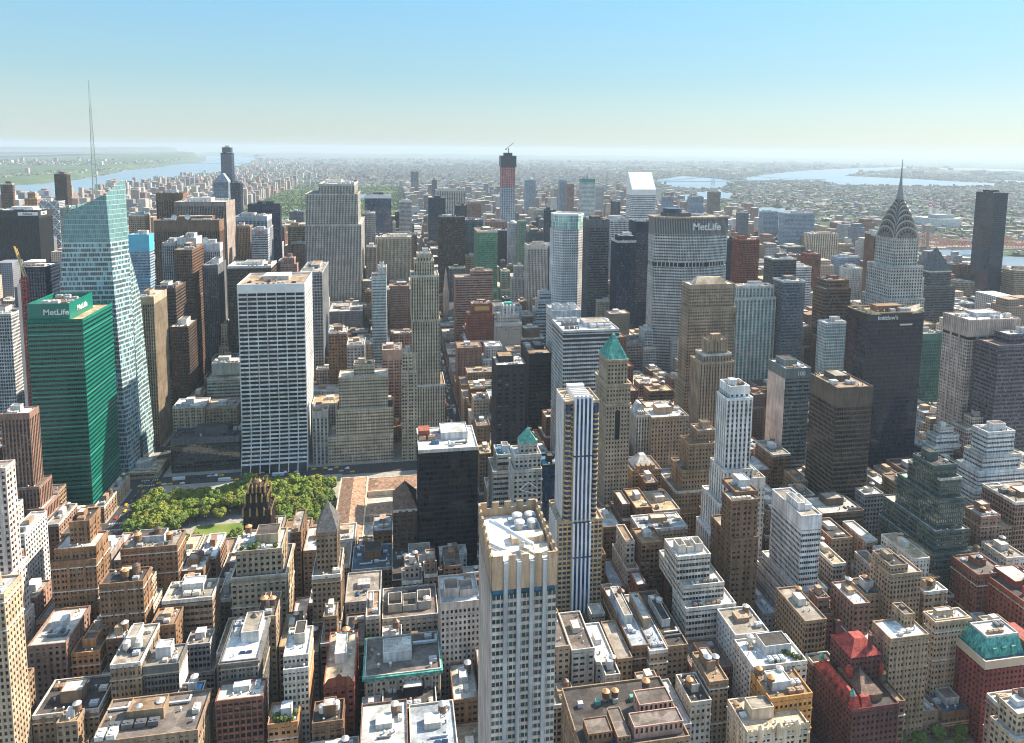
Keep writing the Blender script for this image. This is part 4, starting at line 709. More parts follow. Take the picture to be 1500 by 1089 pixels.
    if o.get('cornice') or o.get('copper'):
        t=T[-1] if o.get('cornice')==1 and len(T)>1 else T[0]
        pl=rect(t[0]-ox,t[1]-ox,t[2]-oy,t[3]-oy); m=MB(); ring(m,pl,t[4]-.9,t[4]+.5,1.1,.2); m.build('cornice',MC if o.get('copper') else MW,root,'copper' if o.get('copper') else wcol)
    if o.get('copper'):
        m=MB()
        n=11
        for i in range(n): m.cone(1+(a1-2)*i/(n-1),-.6,zt-11,zt-2,.75,.65,8)
        m.build('column',MW,root,'beige')
    if style=='diag':
        m=MB(); n=7
        for k in range(n):
            z0,z1=zt-(k+1)*22,zt-k*22
            for i in range(2):
                xa,xb=a1*i/2,a1*(i+1)/2; m.tube((xa,-.6,z0),(xb,-.6,z1),.8,4); m.tube((xb,-.6,z0),(xa,-.6,z1),.8,4)
        m.build('diagonal_brace',MP,root,'white')
    if o.get('panel'):
        m=MB(); m.box(4,a1-4,-.25,.1,zt-9,zt-3,bot=True); m.build('ornament_panel',MP,root,(.55,.33,.10))
    if o.get('zig'):
        m=MB()
        xa,xb=T[1][0]-ox+3,T[1][1]-ox-3; yy=T[2][2]-oy-.5
        for i in range(4):
            z0=T[2][4]-8-i*22
            for q in (0,): m.tube((xa,yy,z0-5),((xa+xb)/2,yy,z0),.35); m.tube(((xa+xb)/2,yy,z0),(xb,yy,z0-5),.35); m.tube((xa,yy,z0-5),(xb,yy,z0-9),.35)
        m.build('zigzag_brace',MP,root,'white')
    if o.get('gablef'):
        m=MB(); W=a1; m.poly([(-.1,-.15,zt),(a1+.1,-.15,zt),(a1*.85,-.15,zt+3.5),(a1*.62,-.15,zt+4),(a1*.5,-.15,zt+6),(a1*.38,-.15,zt+4),(a1*.15,-.15,zt+3.5)])
        m.poly([(-.1,.4,zt),(a1*.15,.4,zt+3.5),(a1*.38,.4,zt+4),(a1*.5,.4,zt+6),(a1*.62,.4,zt+4),(a1*.85,.4,zt+3.5),(a1+.1,.4,zt)])
        m.build('gable_parapet',MW,root,wcol)
    if o.get('batt'):
        m=MB()
        for i in range(12):
            xx=1+(a1-2)*i/11; m.box(xx-.7,xx+.7,-.12,.5,zt+1.1,zt+2.4)
        m.build('battlement',MW,root,wcol)
        for i in range(3): m=MB(); xx=a1*(.2+.3*i); m.cone(xx,-.4,zt-3,zt+3,1.6,1.4,8); m.cone(xx,-.4,zt+3,zt+4.5,1.5,.1,8); m.build('turret',MW,root,wcol)
    if o.get('chim'):
        for i in range(3): m=MB(); m.box(a1*.2+i*8,a1*.2+i*8+1.6,6,7.4,zt,zt+6); m.build('chimney',MW,root,'red')
    if o.get('wing'):
        W,D=a1,D0
        for k,(fx0,fx1,fy0,fy1,h,c) in enumerate(((.5,.96,.08,.3,6,'pink'),(.62,.94,.36,.6,7.5,'pink'),(.08,.3,.1,.34,5,'brown2'),(.34,.46,.05,.5,3.2,'tan3'))):
            x0_,x1_,y0_,y1_=W*fx0,W*fx1,D*fy0,D*fy1; P_=rect(x0_,x1_,y0_,y1_); m=MB(); mg2=MB(); pw=dict(STY['punch'],bay=2.4,floor=h,sf=.45,pf=.5,gi=.3); facade(m,mg2,P_,zt+.1,zt+h,pw); w2=m.build('roof_house',MW,root,c); g2=mg2.build('window_row',MG,root,'gblk'); g2['bay']=2.4; g2['floor']=h
            m=MB(); m.poly([(*q,zt+h+.02) for q in offs(P_,.1)]); m.build('house_roof',MR,w2,'taupe2'); m=MB(); ring(m,P_,zt+h-.3,zt+h+.6,.08,.3); m.build('parapet',MW,w2,c)
        for k in range(5):
            m=MB(); xx=W*(.1+.17*k); m.box(xx,xx+2.6,D*.66,D*.66+2.2,zt+.1,zt+2.4); m.build('plant_box',MP,root,(.12,.33,.27) if k%2 else 'steel')
    if o.get('tarp'):
        m=MB(); m.box(a1*.5,a1*.9,D0*.4,D0*.8,zt+.2,zt+1.0); m.build('tarpaulin',MP,root,(.05,.35,.8))
    if o.get('people') or o.get('garden') or o.get('roofgarden'):
        n=26 if o.get('people') else 9
        lb='small potted shrub on the '+('bright terrace roof' if o.get('people') else 'roof garden of the '+short(label))
        for i in range(n):
            if o.get('people'): px=a1*(.45+.5*((i*7)%13)/13)+rr.uniform(-.5,.5); py=D0*(.08+.84*((i*5)%11)/11)
            else: px=rr.uniform(1,a1-1); py=rr.uniform(.8,max(1,D0*.4))
            t=thing('potted_shrub',' '.join(lb.split()[:16]),'plant',(ox+px,oy+py,zt+.08),'potted shrubs on roofs')
            m=MB(); m.cone(0,0,0,.7,.45,.5,8); m.build('pot',MW,t,'redbrown'); m=MB()
            blob(m,(0,0,1.5),1.0 if o.get('people') else 1.5,40,rr); m.build('foliage',ML,t,(.07,.11,.02))
    return root
def blob(m,c,r,n,rr,sx=1,sz=1,leaf=.35):
    for i in range(n):
        z=rr.uniform(-1,1); a=rr.uniform(0,6.283); q=math.sqrt(1-z*z); k=rr.uniform(.55,1)**.5*r
        n_=Vector((q*math.cos(a),q*math.sin(a),z)); p=Vector(c)+Vector((n_.x*k*sx,n_.y*k*sx,n_.z*k*sz))
        nn=(n_+Vector((rr.uniform(-.8,.8),rr.uniform(-.8,.8),rr.uniform(-.3,.9)))).normalized(); u=nn.orthogonal().normalized(); v=nn.cross(u); s=r*leaf*rr.uniform(.6,1.3)
        m.quad(tuple(p-u*s-v*s),tuple(p+u*s-v*s*.8),tuple(p+u*s*.9+v*s),tuple(p-u*s*.8+v*s*.9))
NPANE=36
# ---------------- landmark towers, each built from its own measurements
def start(rec):
    name,label,style,col,T,o=rec
    x0=min(t[0] for t in T); x1=max(t[1] for t in T); y0=min(t[2] for t in T); y1=max(t[3] for t in T)
    FOOT.append((x0,x1,y0,y1,max(t[4] for t in T)))
    t=T[0]; root=thing(name,label,{'striped_tower':'apartment tower','crenellated_tower':'hotel tower','black_gold_tower':'hotel tower'}.get(name,'apartment block' if name in('brick_mansion_block','mansard_block') else 'office tower'),(t[0],t[2],0))
    return root,t[1]-t[0],t[3]-t[2],t[4],T,o
def fin(root,mw,mg,wcol,gcol,p,wm=None):
    mw.build('wall',wm or MW,root,wcol); g=mg.build('windows',MG,root,gcol,kind='stuff'); g['bay']=p['bay']; g['floor']=p['floor']
def sp_grace(rec):
    root,W,D,z,T,o=start(rec); mw,mg=MB(),MB(); p=dict(bay=9.2,floor=4.6,pf=.075,sf=.36,pi=0,si=.06,gi=.9)
    zc,zf=z-8,52; poly=rect(0,W,0,D)
    facade(mw,mg,poly,zf,zc,p,skip=(1,3)); pe=dict(p,bay=3.4,pf=.3); facade(mw,MB(),poly,zf,zc,pe,skip=(0,2))
    # flared foot on the south and north fronts
    n=13; fh=zf/n; fo=lambda zz:11*((zf-zz)/zf)**2 if zz<zf else 0
    for sgn,yb in ((-1,0),(1,D)):
        for k in range(n):
            za,zb=k*fh,(k+1)*fh; zm=za+fh*.36
            def Y(zz,i): return yb+sgn*(fo(zz)-i)
            q=lambda xa,xb,z1,z2,i,m: (m.quad((xa,Y(z1,i),z1),(xb,Y(z1,i),z1),(xb,Y(z2,i),z2),(xa,Y(z2,i),z2)) if sgn<0 else m.quad((xb,Y(z1,i),z1),(xa,Y(z1,i),z1),(xa,Y(z2,i),z2),(xb,Y(z2,i),z2)))
            if k>1: q(0,W,za,zm,.06,mw); mw.quad((0,Y(zm,.06),zm),(W,Y(zm,.06),zm),(W,Y(zm,.9),zm),(0,Y(zm,.9),zm))
            q(0,W,za,zb,.9,mg)
            for i in range(8):
                xx=i*W/7; q(max(0,xx-.5),min(W,xx+.5),za,zb,0,mw)
            for xx in (0,W):
                pass
    for k in range(n):
        za,zb=k*fh,(k+1)*fh
        for xx,s in ((W,1),(0,-1)):
            a=[(xx,-fo(za),za),(xx,D+fo(za),za),(xx,D+fo(zb),zb),(xx,-fo(zb),zb)]
            if s<0: a=a[::-1]
            mw.poly(a)
    fin(root,mw,mg,'white','gblk',p)
    m=MB(); ring(m,poly,zc,z+1.2,.15,.5); m.build('crown_band',MP,root,'white')
    m=MB(); m.poly([(*q,z-.5) for q in offs(poly,.5)]); m.build('roof',MR,root,'tan')
    m=MB(); m.prism(rect(W*.3,W*.7,D*.45,D*.8),z-.5,z+4); m.build('penthouse',MW,root,'offw')
    clutter(root,3,W-3,2,D*.4,z-.45,12,random.Random(3),True)
def sp_green(rec):
    root,W,D,z,T,o=start(rec); ox,oy=T[0][0],T[0][2]; mw,mg=MB(),MB(); p=dict(STY['horiz'],bay=1.7,floor=3.9,sf=.50,pf=.06)
    t=T[1]; poly=rect(t[0]-ox,t[1]-ox,t[2]-oy,t[3]-oy); facade(mw,mg,poly,0,t[4],p,skip=(2,))
    roof_of(root,poly,t[4],'sand','terrace',True,'green',1.5,1)
    up=rect(0,W,0,D); facade(mw,MB(),up,t[4],z,p,skip=(0,1,2,3),blank=(0,1,2,3))
    fin(root,mw,mg,'green','gblk2',p,MP)
    m=MB(); 
    for k in range(6):
        zz=t[4]-12-k*27
        pl=offs(poly,-.06); ring(m,poly,zz,zz+.6,.08,.3)
    m.build('floor_band',MP,root,(.06,.34,.25))
    m=MB(); ring(m,up,z-.3,z+1.2,.1,.5); m.build('parapet',MP,root,'green')
    m=MB(); m.poly([(*q,z-3) for q in offs(up,.4)]); m.build('roof',MR,root,'tan2')
    rr=random.Random(5); clutter(root,1,W-1,1,D-1,z-3,26,rr,True)
    letters(root,'MetLife',(W*.68,-.35,z-6.5),6.6); letters(root,'MetLife',(W+.35,D*.52,z-6.5),6.6,R(90))
def sp_t432(rec):
    root,W,D,z,T,o=start(rec)
    p=dict(bay=W/6,floor=4.7,pf=.36,sf=.36,pi=0,si=.08,gi=.9); poly=rect(0,W,0,D)
    for nm,za,zb,col in (('concrete_frame',0,228,'bluegrey2'),('netted_frame',228,283,(.62,.24,.22))):
        mw,mg=MB(),MB(); facade(mw,mg,poly,za,zb,p); mw.build(nm,MW,root,col); g=mg.build('openings',MG,root,(.10,.13,.16),kind='stuff'); g['bay']=p['bay']; g['floor']=4.7
    m=MB(); e=2.5; m.prism(rect(-e,W+e,-e,D+e),283,z-2); ring(m,rect(-e,W+e,-e,D+e),z-2,z+1,0,1); m.prism(rect(W*.2,W*.8,D*.2,D*.8),z-2,z+9); m.build('formwork_frame',MM,root,(.05,.055,.075))
    c=thing('tower_crane','small dark crane on top of the pencil thin concrete tower','crane',(T[0][0]+W*.55,T[0][2]+D/2,z+9))
    m=MB(); m.box(-1,1,-1,1,0,12); m.build('mast',MM,c,'dkgrey'); m=MB(); m.tube((-7,0,10),(14,0,27),.8); m.build('jib',MM,c,'dkgrey'); m=MB(); m.box(-9,-5,-1.2,1.2,8,11,bot=True); m.build('counterweight',MM,c,'dkgrey')
def sp_citi(rec):
    root,W,D,z,T,o=start(rec); D=42; mw,mg=MB(),MB(); p=dict(STY['horiz'],bay=2.4,floor=4.4,sf=.5); poly=rect(0,W,0,D); facade(mw,mg,poly,0,z-14,p)
    fin(root,mw,mg,'white','gblue',p); m=MB(); h=z+41
    m.prism(poly,z-14,z,cap=False); m.quad((0,0,z),(W,0,z),(W,D-8,h),(0,D-8,h)); m.quad((0,D-8,h),(W,D-8,h),(W,D,h),(0,D,h)); m.quad((W,D,z),(0,D,z),(0,D,h),(W,D,h))
    m.poly([(W,0,z),(W,D,z),(W,D,h),(W,D-8,h)]); m.poly([(0,D,z),(0,0,z),(0,D-8,h),(0,D,h)]); m.build('slanted_crown',MP,root,'white')
    m=MB(); s=(h-z)/(D-8); m.quad((2,1,z+s+.25),(W-2,1,z+s+.25),(W-2,D-9.5,h-1.5*s+.25),(2,D-9.5,h-1.5*s+.25)); m.build('roof_slope_panel',MP,root,(.85,.85,.84))
def sp_t383(rec):
    root,W,D,z,T,o=start(rec); c=13; poly=[(c,0),(W-c,0),(W,c),(W,D-c),(W-c,D),(c,D),(0,D-c),(0,c)]
    mw,mg=MB(),MB(); p=dict(STY['punch'],bay=3.3,floor=4,pf=.42,sf=.46); facade(mw,mg,poly,0,z-22,p); fin(root,mw,mg,'white','gblue',p)
    mw,mg=MB(),MB(); p=dict(STY['glass'],bay=4,floor=5.5); ip=offs(poly,1.2); facade(mw,mg,ip,z-22,z,p); mw.build('crown_frame',MP,root,'white'); g=mg.build('crown_glass',MG,root,(.30,.48,.42)); g['bay']=4; g['floor']=22
    m=MB(); m.poly([(*q,z) for q in ip]); m.build('roof',MR,root,'ltgrey'); m=MB(); ring(m,ip,z-1,z+2,.2,.6); m.build('parapet',MP,root,'white')
def sp_metlife(rec):
    root,W,D,z,T,o=start(rec)
    poly=[(0,12),(36,0),(72,0),(W,12),(W,34),(72,46),(36,46),(0,34)]
    mw,mg=MB(),MB(); p=dict(bay=2.2,floor=4.05,pf=.30,sf=.50,pi=.1,si=0,gi=.8)
    facade(mw,mg,poly,0,172,p); facade(mw,mg,poly,179,z-24,p); fin(root,mw,mg,(.56,.53,.50),'gblk',p)
    m=MB(); ip=offs(poly,2.2); m.prism(ip,172,179,cap=False); m.build('louvre_band',MP,root,'black')
    m=MB()
    for za in (171.6,178.6): 
        ring(m,poly,za,za+.8,.05,3)
    for e in range(8):
        a=Vector(poly[e]); b=Vector(poly[(e+1)%8]); n=int((b-a).length/5)
        for i in range(n+1):
            q=a+(b-a)*(i/n); m.box(q.x-.5,q.x+.5,q.y-.5,q.y+.5,172,179)
    m.build('band_column',MW,root,(.56,.53,.50))
    mw,mg=MB(),MB(); p2=dict(STY['vert'],bay=2.2,floor=24,pf=.4,sf=.05); facade(mw,mg,poly,z-24,z-2,p2); mw.build('crown_rib',MP,root,(.30,.29,.28)); g=mg.build('crown_panel',MP,root,(.07,.075,.085))
    m=MB(); op=offs(poly,-1.2); m.prism(op,z-2,z); m.build('roof_slab',MW,root,'tan'); m=MB(); ring(m,op,z,z+.9,0,1); m.build('parapet',MW,root,'offw')
    m=MB(); m.prism(rect(18,52,12,36),z,z+5); m.build('penthouse',MW,root,'dkgrey'); m=MB(); m.cone(30,24,z+5,z+11,13,13,20); m.build('roof_drum',MP,root,'dkblue')
    clutter(root,55,100,14,34,z+.05,9,random.Random(9),True)
    a=math.atan2(12,W-72); letters(root,'MetLife',(72-2,-.6,z-13),13.5,0)
    m=MB(); m.cone(6,9,z-15,z-14,0,0,4)
def sp_t400(rec):
    root,W,D,z,T,o=start(rec); x0,y0=T[0][0],T[0][2]; zb=z-12
    mw,mg=MB(),MB(); p=dict(bay=W/15,floor=3.1,pf=.16,sf=.42,pi=.06,si=0,gi=.3); poly=rect(0,W,0,D)
    facade(mw,mg,poly,0,zb-2.2,p,skip=(1,3)); pv=dict(STY['vert'],bay=1.7,floor=3.1,pf=.5,sf=.4); facade(mw,mg,poly,0,zb-2.2,pv,skip=(0,2))
    mw.build('wall',MW,root,(.68,.56,.49)); g=mg.build('windows',MG,root,(.03,.09,.10),kind='stuff'); g['bay']=p['bay']; g['floor']=3.1
    m=MB(); m.prism(offs(poly,.5),zb-2.2,zb,cap=False); g=m.build('glass_band',MG,root,(.03,.12,.20)); g['bay']=4.; g['floor']=9.
    for i in range(1,5):
        xx=W*i/5+.2; m=MB(); m.box(xx-.75,xx+.75,-1.3,.3,0,z-1.2); m.build('rib',MW,root,(.46,.46,.46))
    for i in range(5):   # tan crown panels between the ribs, merlons above
        xa,xb=W*i/5+(.95 if i else 0),W*(i+1)/5-(.55 if i<4 else 0); m=MB(); m.box(xa+.02,xb-.02,-.25,.35,zb,z-1); m.box(xa+.25,xb-.25,-.2,.33,z-1,z+.9); m.build('crown_panel',MW,root,(.56,.38,.25))
    for sx in (0,W):
        m=MB(); m.box(sx-.3,sx+.3,.5,D-.4,zb,z-1.6,bot=True); m.build('crown_wall',MW,root,'tan')
        for i in range(8):
            yy=1.2+(D-2.4)*i/7; m=MB(); m.box(sx-.42,sx+.42,yy-1.15,yy+1.15,z-4,z+1); m.build('merlon',MW,root,'sandb')
    m=MB(); m.box(.4,W-.4,D-.4,D+.2,zb,z-1.6,bot=True); m.build('crown_wall',MW,root,'tan')
    for i in range(5): xx=1.8+(W-3.6)*i/4; m=MB(); m.box(xx-1.4,xx+1.4,D-.5,D+.3,z-4,z+1); m.build('merlon',MW,root,'sandb')
    rz=z-5; m=MB(); m.poly([(.35,.35,rz),(W-.35,.35,rz),(W-.35,D-.35,rz),(.35,D-.35,rz)]); m.build('roof',MR,root,'white')
    m=MB(); 
    m.box(W*.5,W-1,D*.05,D*.3,rz,rz+2.2); m.box(1,W*.35,D*.05,D*.26,rz,rz+1.8); m.box(W*.42,W-1.2,D*.42,D*.55,rz,rz+2.5); m.build('roof_house',MW,root,'cream')
    for i in range(2):
        for j in range(2):
            m=MB(); cx,cyy=W*.62+i*5.2,D*.70+j*5.6; m.cone(cx,cyy,rz,rz+3.2,2,2,14); m.cone(cx,cyy,rz+3.2,rz+3.6,2.2,1.5,14); m.build('fan_drum',MM,root,'steel')
    m=MB(); m.box(W*.48,W-1,D*.62,D*.93,rz+.02,rz+.35); m.build('equipment_deck',MM,root,'bluegrey')
    cr=thing('roof_crane','white cleaning crane arm lying across the crenellated tower roof','crane',(x0+W*.55,y0+D*.3,rz))
    m=MB(); m.cone(0,0,0,3.4,1.2,1.0,12); m.build('base',MP,cr,'white'); m=MB(); m.tube((3.5,-3,4.2),(-10.5,13.5,5.6),.75,8); m.tube((2.5,-3.6,4.9),(-9,11,6.6),.35,6); m.build('boom',MP,cr,(.62,.72,.80)); m=MB(); m.tube((3.5,-3,4.2),(3.9,-9.5,1.2),.45,6); m.build('arm',MP,cr,'white')
def sp_t425(rec):
    root,W,D,z,T,o=start(rec); D=24; p=dict(bay=2.9,floor=3.25,pf=.22,sf=.36,pi=.05,si=0,gi=.5)
    tiers=[(0,W,0,D,96,z),(-3.2,W+3.8,-1.6,D+2,34,96),(-3.2,W+7,-3,D+4,0,34)]
    mw,mg=MB(),MB()
    for a,b,c,d,za,zb in tiers:
        poly=rect(a,b,c,d); facade(mw,mg,poly,za,zb,p,skip=(2,)); roof_of(root,poly,zb,'cream','terrace' if zb<z else 'roof',True,'sandb',1.2,.8)
    mw.build('wall',MW,root,(.56,.38,.20)); g=mg.build('windows',MG,root,(.02,.05,.10),kind='stuff'); g['bay']=2.9; g['floor']=3.25
    xc=(5.7+17.5)/2
    # rounded balcony corners
    for cx in (2.2,W-2.0):
        for k in range(int((z-100)/3.25)):
            m=MB() if k==0 else m; zz=97+k*3.25; m.cone(cx,.2,zz,zz+1.05,2.0,2.0,12)
        m.build('balcony_stack',MW,root,(.56,.38,.20))
        m=MB(); m.cone(cx,.2,96.2,z-1,1.75,1.75,12); g=m.build('bay_window',MG,root,(.02,.05,.10)); g['bay']=2.; g['floor']=3.25
    m=MB(); m.box(5.9,17.3,-3.35,0,0,96,bot=True); m.box(5.9,17.3,-1.35,0,96,z+2.5); g=m.build('centre_glazing',MG,root,(.02,.055,.13)); g['bay']=2.; g['floor']=3.25
    for i in range(5):
        xx=6.3+i*2.65; m=MB(); m.box(xx-.55,xx+.55,-3.9,-.2,0,z*.42,bot=True); m.box(xx-.55,xx+.55,-3.9,-.2,z*.42+1.2,96,bot=True); m.box(xx-.55,xx+.55,-1.9,-.1,96,z*.80); m.box(xx-.55,xx+.55,-1.9,-.1,z*.80+1.2,z+4.5,bot=True); m.build('white_rib',MP,root,(.80,.79,.80))
    for i in range(5):
        yy=3+i*4; m=MB(); m.box(-.8,.2,yy-.6,yy+.6,97,z+2); m.box(-4.2,-3,yy-.6,yy+.6,0,95.5); m.build('white_rib',MP,root,(.80,.79,.80))
    m=MB()
    for i in range(5): m.box(6,17,1.2+i*3.2,1.8+i*3.2,z+.1,z+4.2)
    m.box(6,17,17.5,22,z+.1,z+5); m.build('roof_fin',MP,root,'white')
    clutter(root,1,5.5,2,D-2,z+.07,3,random.Random(2))
def sp_t10e40(rec):
    root,W,D,z,T,o=start(rec); D=30; mw,mg=MB(),MB(); p=dict(STY['punch'],bay=2.5,floor=3.5,pf=.5,sf=.5)
    w_=W
    facade(mw,mg,rect(-3,W+11,-3,D+2),0,18,p,skip=(2,)); facade(mw,mg,rect(-1.5,W+4,-1.5,D+1),18,48,p,skip=(2,)); facade(mw,mg,rect(0,W,0,D),48,z,p)
    up=rect(.6,W-2.8,.8,D-6); facade(mw,mg,up,z,z+20,dict(p,sf=.42))
    wc=(.44,.34,.24)
    mw.build('wall',MW,root,wc); g=mg.build('windows',MG,root,'gblk',kind='stuff'); g['bay']=2.5; g['floor']=3.5
    for poly,zz,nm in ((rect(-3,W+11,-3,D+2),18,'terrace'),(rect(-1.5,W+4,-1.5,D+1),48,'terrace'),(rect(0,W,0,D),z,'terrace')): roof_of(root,poly,zz,'gravel',nm,True,wc)
    m=MB(); ring(m,rect(0,W,0,D),z-16,z-14.6,.9,.3); ring(m,rect(0,W,0,D),z-.2,z+1.4,.9,.3); ring(m,up,z+19,z+20.8,.8,.3); m.build('cornice',MW,root,wc)
    # tall arched window and balconies
    m=MB(); cx=W*.48; n=10; pts=[(cx-2,-.12,z-44),(cx+2,-.12,z-44),(cx+2,-.12,z-22)]+[(cx+2*math.cos(math.pi*i/n),-.12,z-22+2.2*math.sin(math.pi*i/n)) for i in range(1,n)]+[(cx-2,-.12,z-22)]; m.poly(pts); m.build('arched_window',MG,root,'gblk')
    m=MB()
    for i in range(6): m.cone(W*.12+i*W*.15,.4,z-14.4,z-11.5,.8,.3,8); m.cone(-.2,3+i*4.5,z-14.4,z-11.5,.8,.3,8)
    m.build('urn_row',MW,root,wc)
    m=MB(); x0,y0,x1,y1=.3,.5,W-2.5,D-5.7; cx,cyy=(x0+x1)/2,(y0+y1)/2; b=1.2
    m.prism(rect(x0,x1,y0,y1),z+20.8,z+38,0,rect(cx-b*.6,cx+b*.6,cyy-b,cyy+b)); m.build('pyramid_roof',MC,root,'copper')
    m=MB()
    for k in range(1,9):
        f=k/9
        for a,bq in (((x0+(x1-x0)*f,y0),(cx+(f-.5)*b*1.2,cyy-b)),((x0,y0+(y1-y0)*f),(cx-b*.6,cyy+(f-.5)*2*b))): m.tube((a[0],a[1]-.02,z+20.9),(bq[0],bq[1],z+38),.14,4)
    m.build('roof_seam',MC,root,'copper')
def sp_t101(rec):
    root,W,D,z,T,o=start(rec); D=28
    poly=[(0,0),(W,0),(W+7,13),(W,D),(0,D),(-1,14)]
    mw,mg=MB(),MB(); p=dict(bay=1.5,floor=3.9,pf=.10,sf=.22,pi=0,si=.03,gi=.14); facade(mw,mg,poly,0,z-7,p,skip=(3,)); mw.build('wall',MP,root,(.012,.016,.028)); g=mg.build('windows',MG,root,(.012,.02,.042),kind='stuff'); g['bay']=1.5; g['floor']=3.9
    m=MB(); m.prism(poly,z-7,z,cap=False); m.build('crown_band',MP,root,(.02,.022,.028))
    m=MB(); m.poly([(*q,z-1.4) for q in offs(poly,.5)]); m.build('roof',MR,root,'tan')
    m=MB(); cx,cyy=W/2,D/2
    for i in (0,1,2,5):
        q=poly[i]; d=Vector((cx-q[0],cyy-q[1])).normalized(); s=Vector((-d.y,d.x)); a=Vector(q)+d*.6; b1=a+d*11+s*7; b2=a+d*11-s*7
        m.poly([(a.x,a.y,z+4.5),(b2.x,b2.y,z-1.2),(b1.x,b1.y,z-1.2)]); m.poly([(a.x,a.y,z-1.2),(a.x,a.y,z+4.5),(b1.x,b1.y,z-1.2)]); m.poly([(a.x,a.y,z+4.5),(a.x,a.y,z-1.2),(b2.x,b2.y,z-1.2)])
    m.build('roof_tip',MW,root,'cream'); m=MB(); ring(m,poly,z-.6,z+.5,.12,.5); m.build('parapet',MW,root,'sandb')
    m=MB(); m.prism(rect(W*.3,W*.75,D*.35,D*.7),z-1.4,z+4); m.build('penthouse',MW,root,'brown2'); clutter(root,6,W-6,5,D*.33,z-1.3,8,random.Random(11),True)
    letters(root,"knittlow's",(W*.36,-.25,z-4.6),5.2,col='ltgrey')
    m=MB(); m.box(W*.58,W*.80,-.2,0,z-12,z-10.6,bot=True); m.build('pale_strip',MP,root,'offw')  # off-white strip set across the dark face below the crown
def sp_chrysler(rec):
    root,W,D,z,T,o=start(rec); W=48; D=44; root.location.x+=21; mw,mg=MB(),MB(); p=dict(STY['punch'],bay=3.6,floor=4.2,pf=.42,sf=.42,gi=.7); W=45
    facade(mw,mg,rect(-8,W+8,-8,D+8),0,95,p,skip=(2,)); facade(mw,mg,rect(-2.5,W+2.5,-3,D+3),95,150,p,skip=(2,)); facade(mw,mg,rect(0,W,0,D),150,z,p)
    c=(W/2+.5,D/2); h=17; facade(mw,mg,rect(c[0]-h,c[0]+h,c[1]-h,c[1]+h),z,226,dict(p,bay=3.4)); fin(root,mw,mg,(.55,.51,.46),'gblk',p)
    for poly,zz in ((rect(-8,W+8,-8,D+8),95),(rect(-2.5,W+2.5,-3,D+3),150),(rect(0,W,0,D),z)): roof_of(root,poly,zz,'gravel','terrace',True,(.5,.48,.45))
    tiers=[(16.5,240,222),(15.0,248,230),(13.2,255,238),(11.0,261,245),(8.6,266,251),(6.2,270,257),(4.2,274,263)]
    ms=MB(); mt=MB(); mr=MB()
    for h,top,base in tiers:
        n=16; prof=[]
        for i in range(n+1):
            s=-math.cos(math.pi*i/n); prof.append((s*h,base+(top-base)*math.sin(math.pi*i/n)**.9))
        for ax in (0,1):
            d=h+.12*ax
            def P(s,t,zz): return (c[0]+s,c[1]+t,zz) if ax==0 else (c[0]+t,c[1]+s,zz)
            for i in range(n):
                (s0,z0),(s1,z1)=prof[i],prof[i+1]; ms.quad(P(s0,-d,z0),P(s1,-d,z1),P(s1,d,z1),P(s0,d,z0))
            for t in (-d,d): ms.poly([P(s,t,zz) for s,zz in prof]+[P(h,t,base-8),P(-h,t,base-8)])
            for t in (-d-.25,d+.25):
                for i in range(n):
                    (s0,z0),(s1,z1)=prof[i],prof[i+1]; k=.90
                    q=[P(s0,t,z0),P(s1,t,z1),P(s1*k,t,base+(z1-base)*k),P(s0*k,t,base+(z0-base)*k)]; mr.poly(q)
                    mr.quad(P(s0,t,z0),P(s1,t,z1),P(s1,t*.97,z1),P(s0,t*.97,z0))
            # triangular lights set round the rim of each arch
            for t in (-d-.08,d+.08):
                for i in range(2,n-1,2):
                    s,zz=prof[i]; k=.86; sc,zc=s*k,base+(zz-base)*k; k2=.58; s2,z2=s*k2,base+(zz-base)*k2; wv=h*.075
                    mt.poly([P(sc,t,zc),P(s2-wv,t,z2),P(s2+wv,t,z2)])
    ms.build('arch_crown',MM,root,(.19,.165,.145)); mr.build('arch_rim',MM,root,(.42,.385,.35)); mt.build('triangular_window',MG,root,'gblk',kind='stuff')
    m=MB(); pr=[(268,4.2),(276,2.7),(284,1.8),(293,1.15),(305,.6),(323,.12)]
    for (za,ra),(zb,rb) in zip(pr,pr[1:]): m.prism(rect(c[0]-ra,c[0]+ra,c[1]-ra,c[1]+ra),za,zb,0,rect(c[0]-rb,c[0]+rb,c[1]-rb,c[1]+rb))
    m.build('needle',MM,root,(.30,.29,.29))
    for sx in (-1,1):
        for sy in (-1,1):
            m=MB(); q=(c[0]+sx*17,c[1]+sy*17); m.tube((q[0],q[1],224),(q[0]+sx*4,q[1]+sy*4,225.5),.9,6); m.build('eagle_gargoyle',MM,root,'steel')
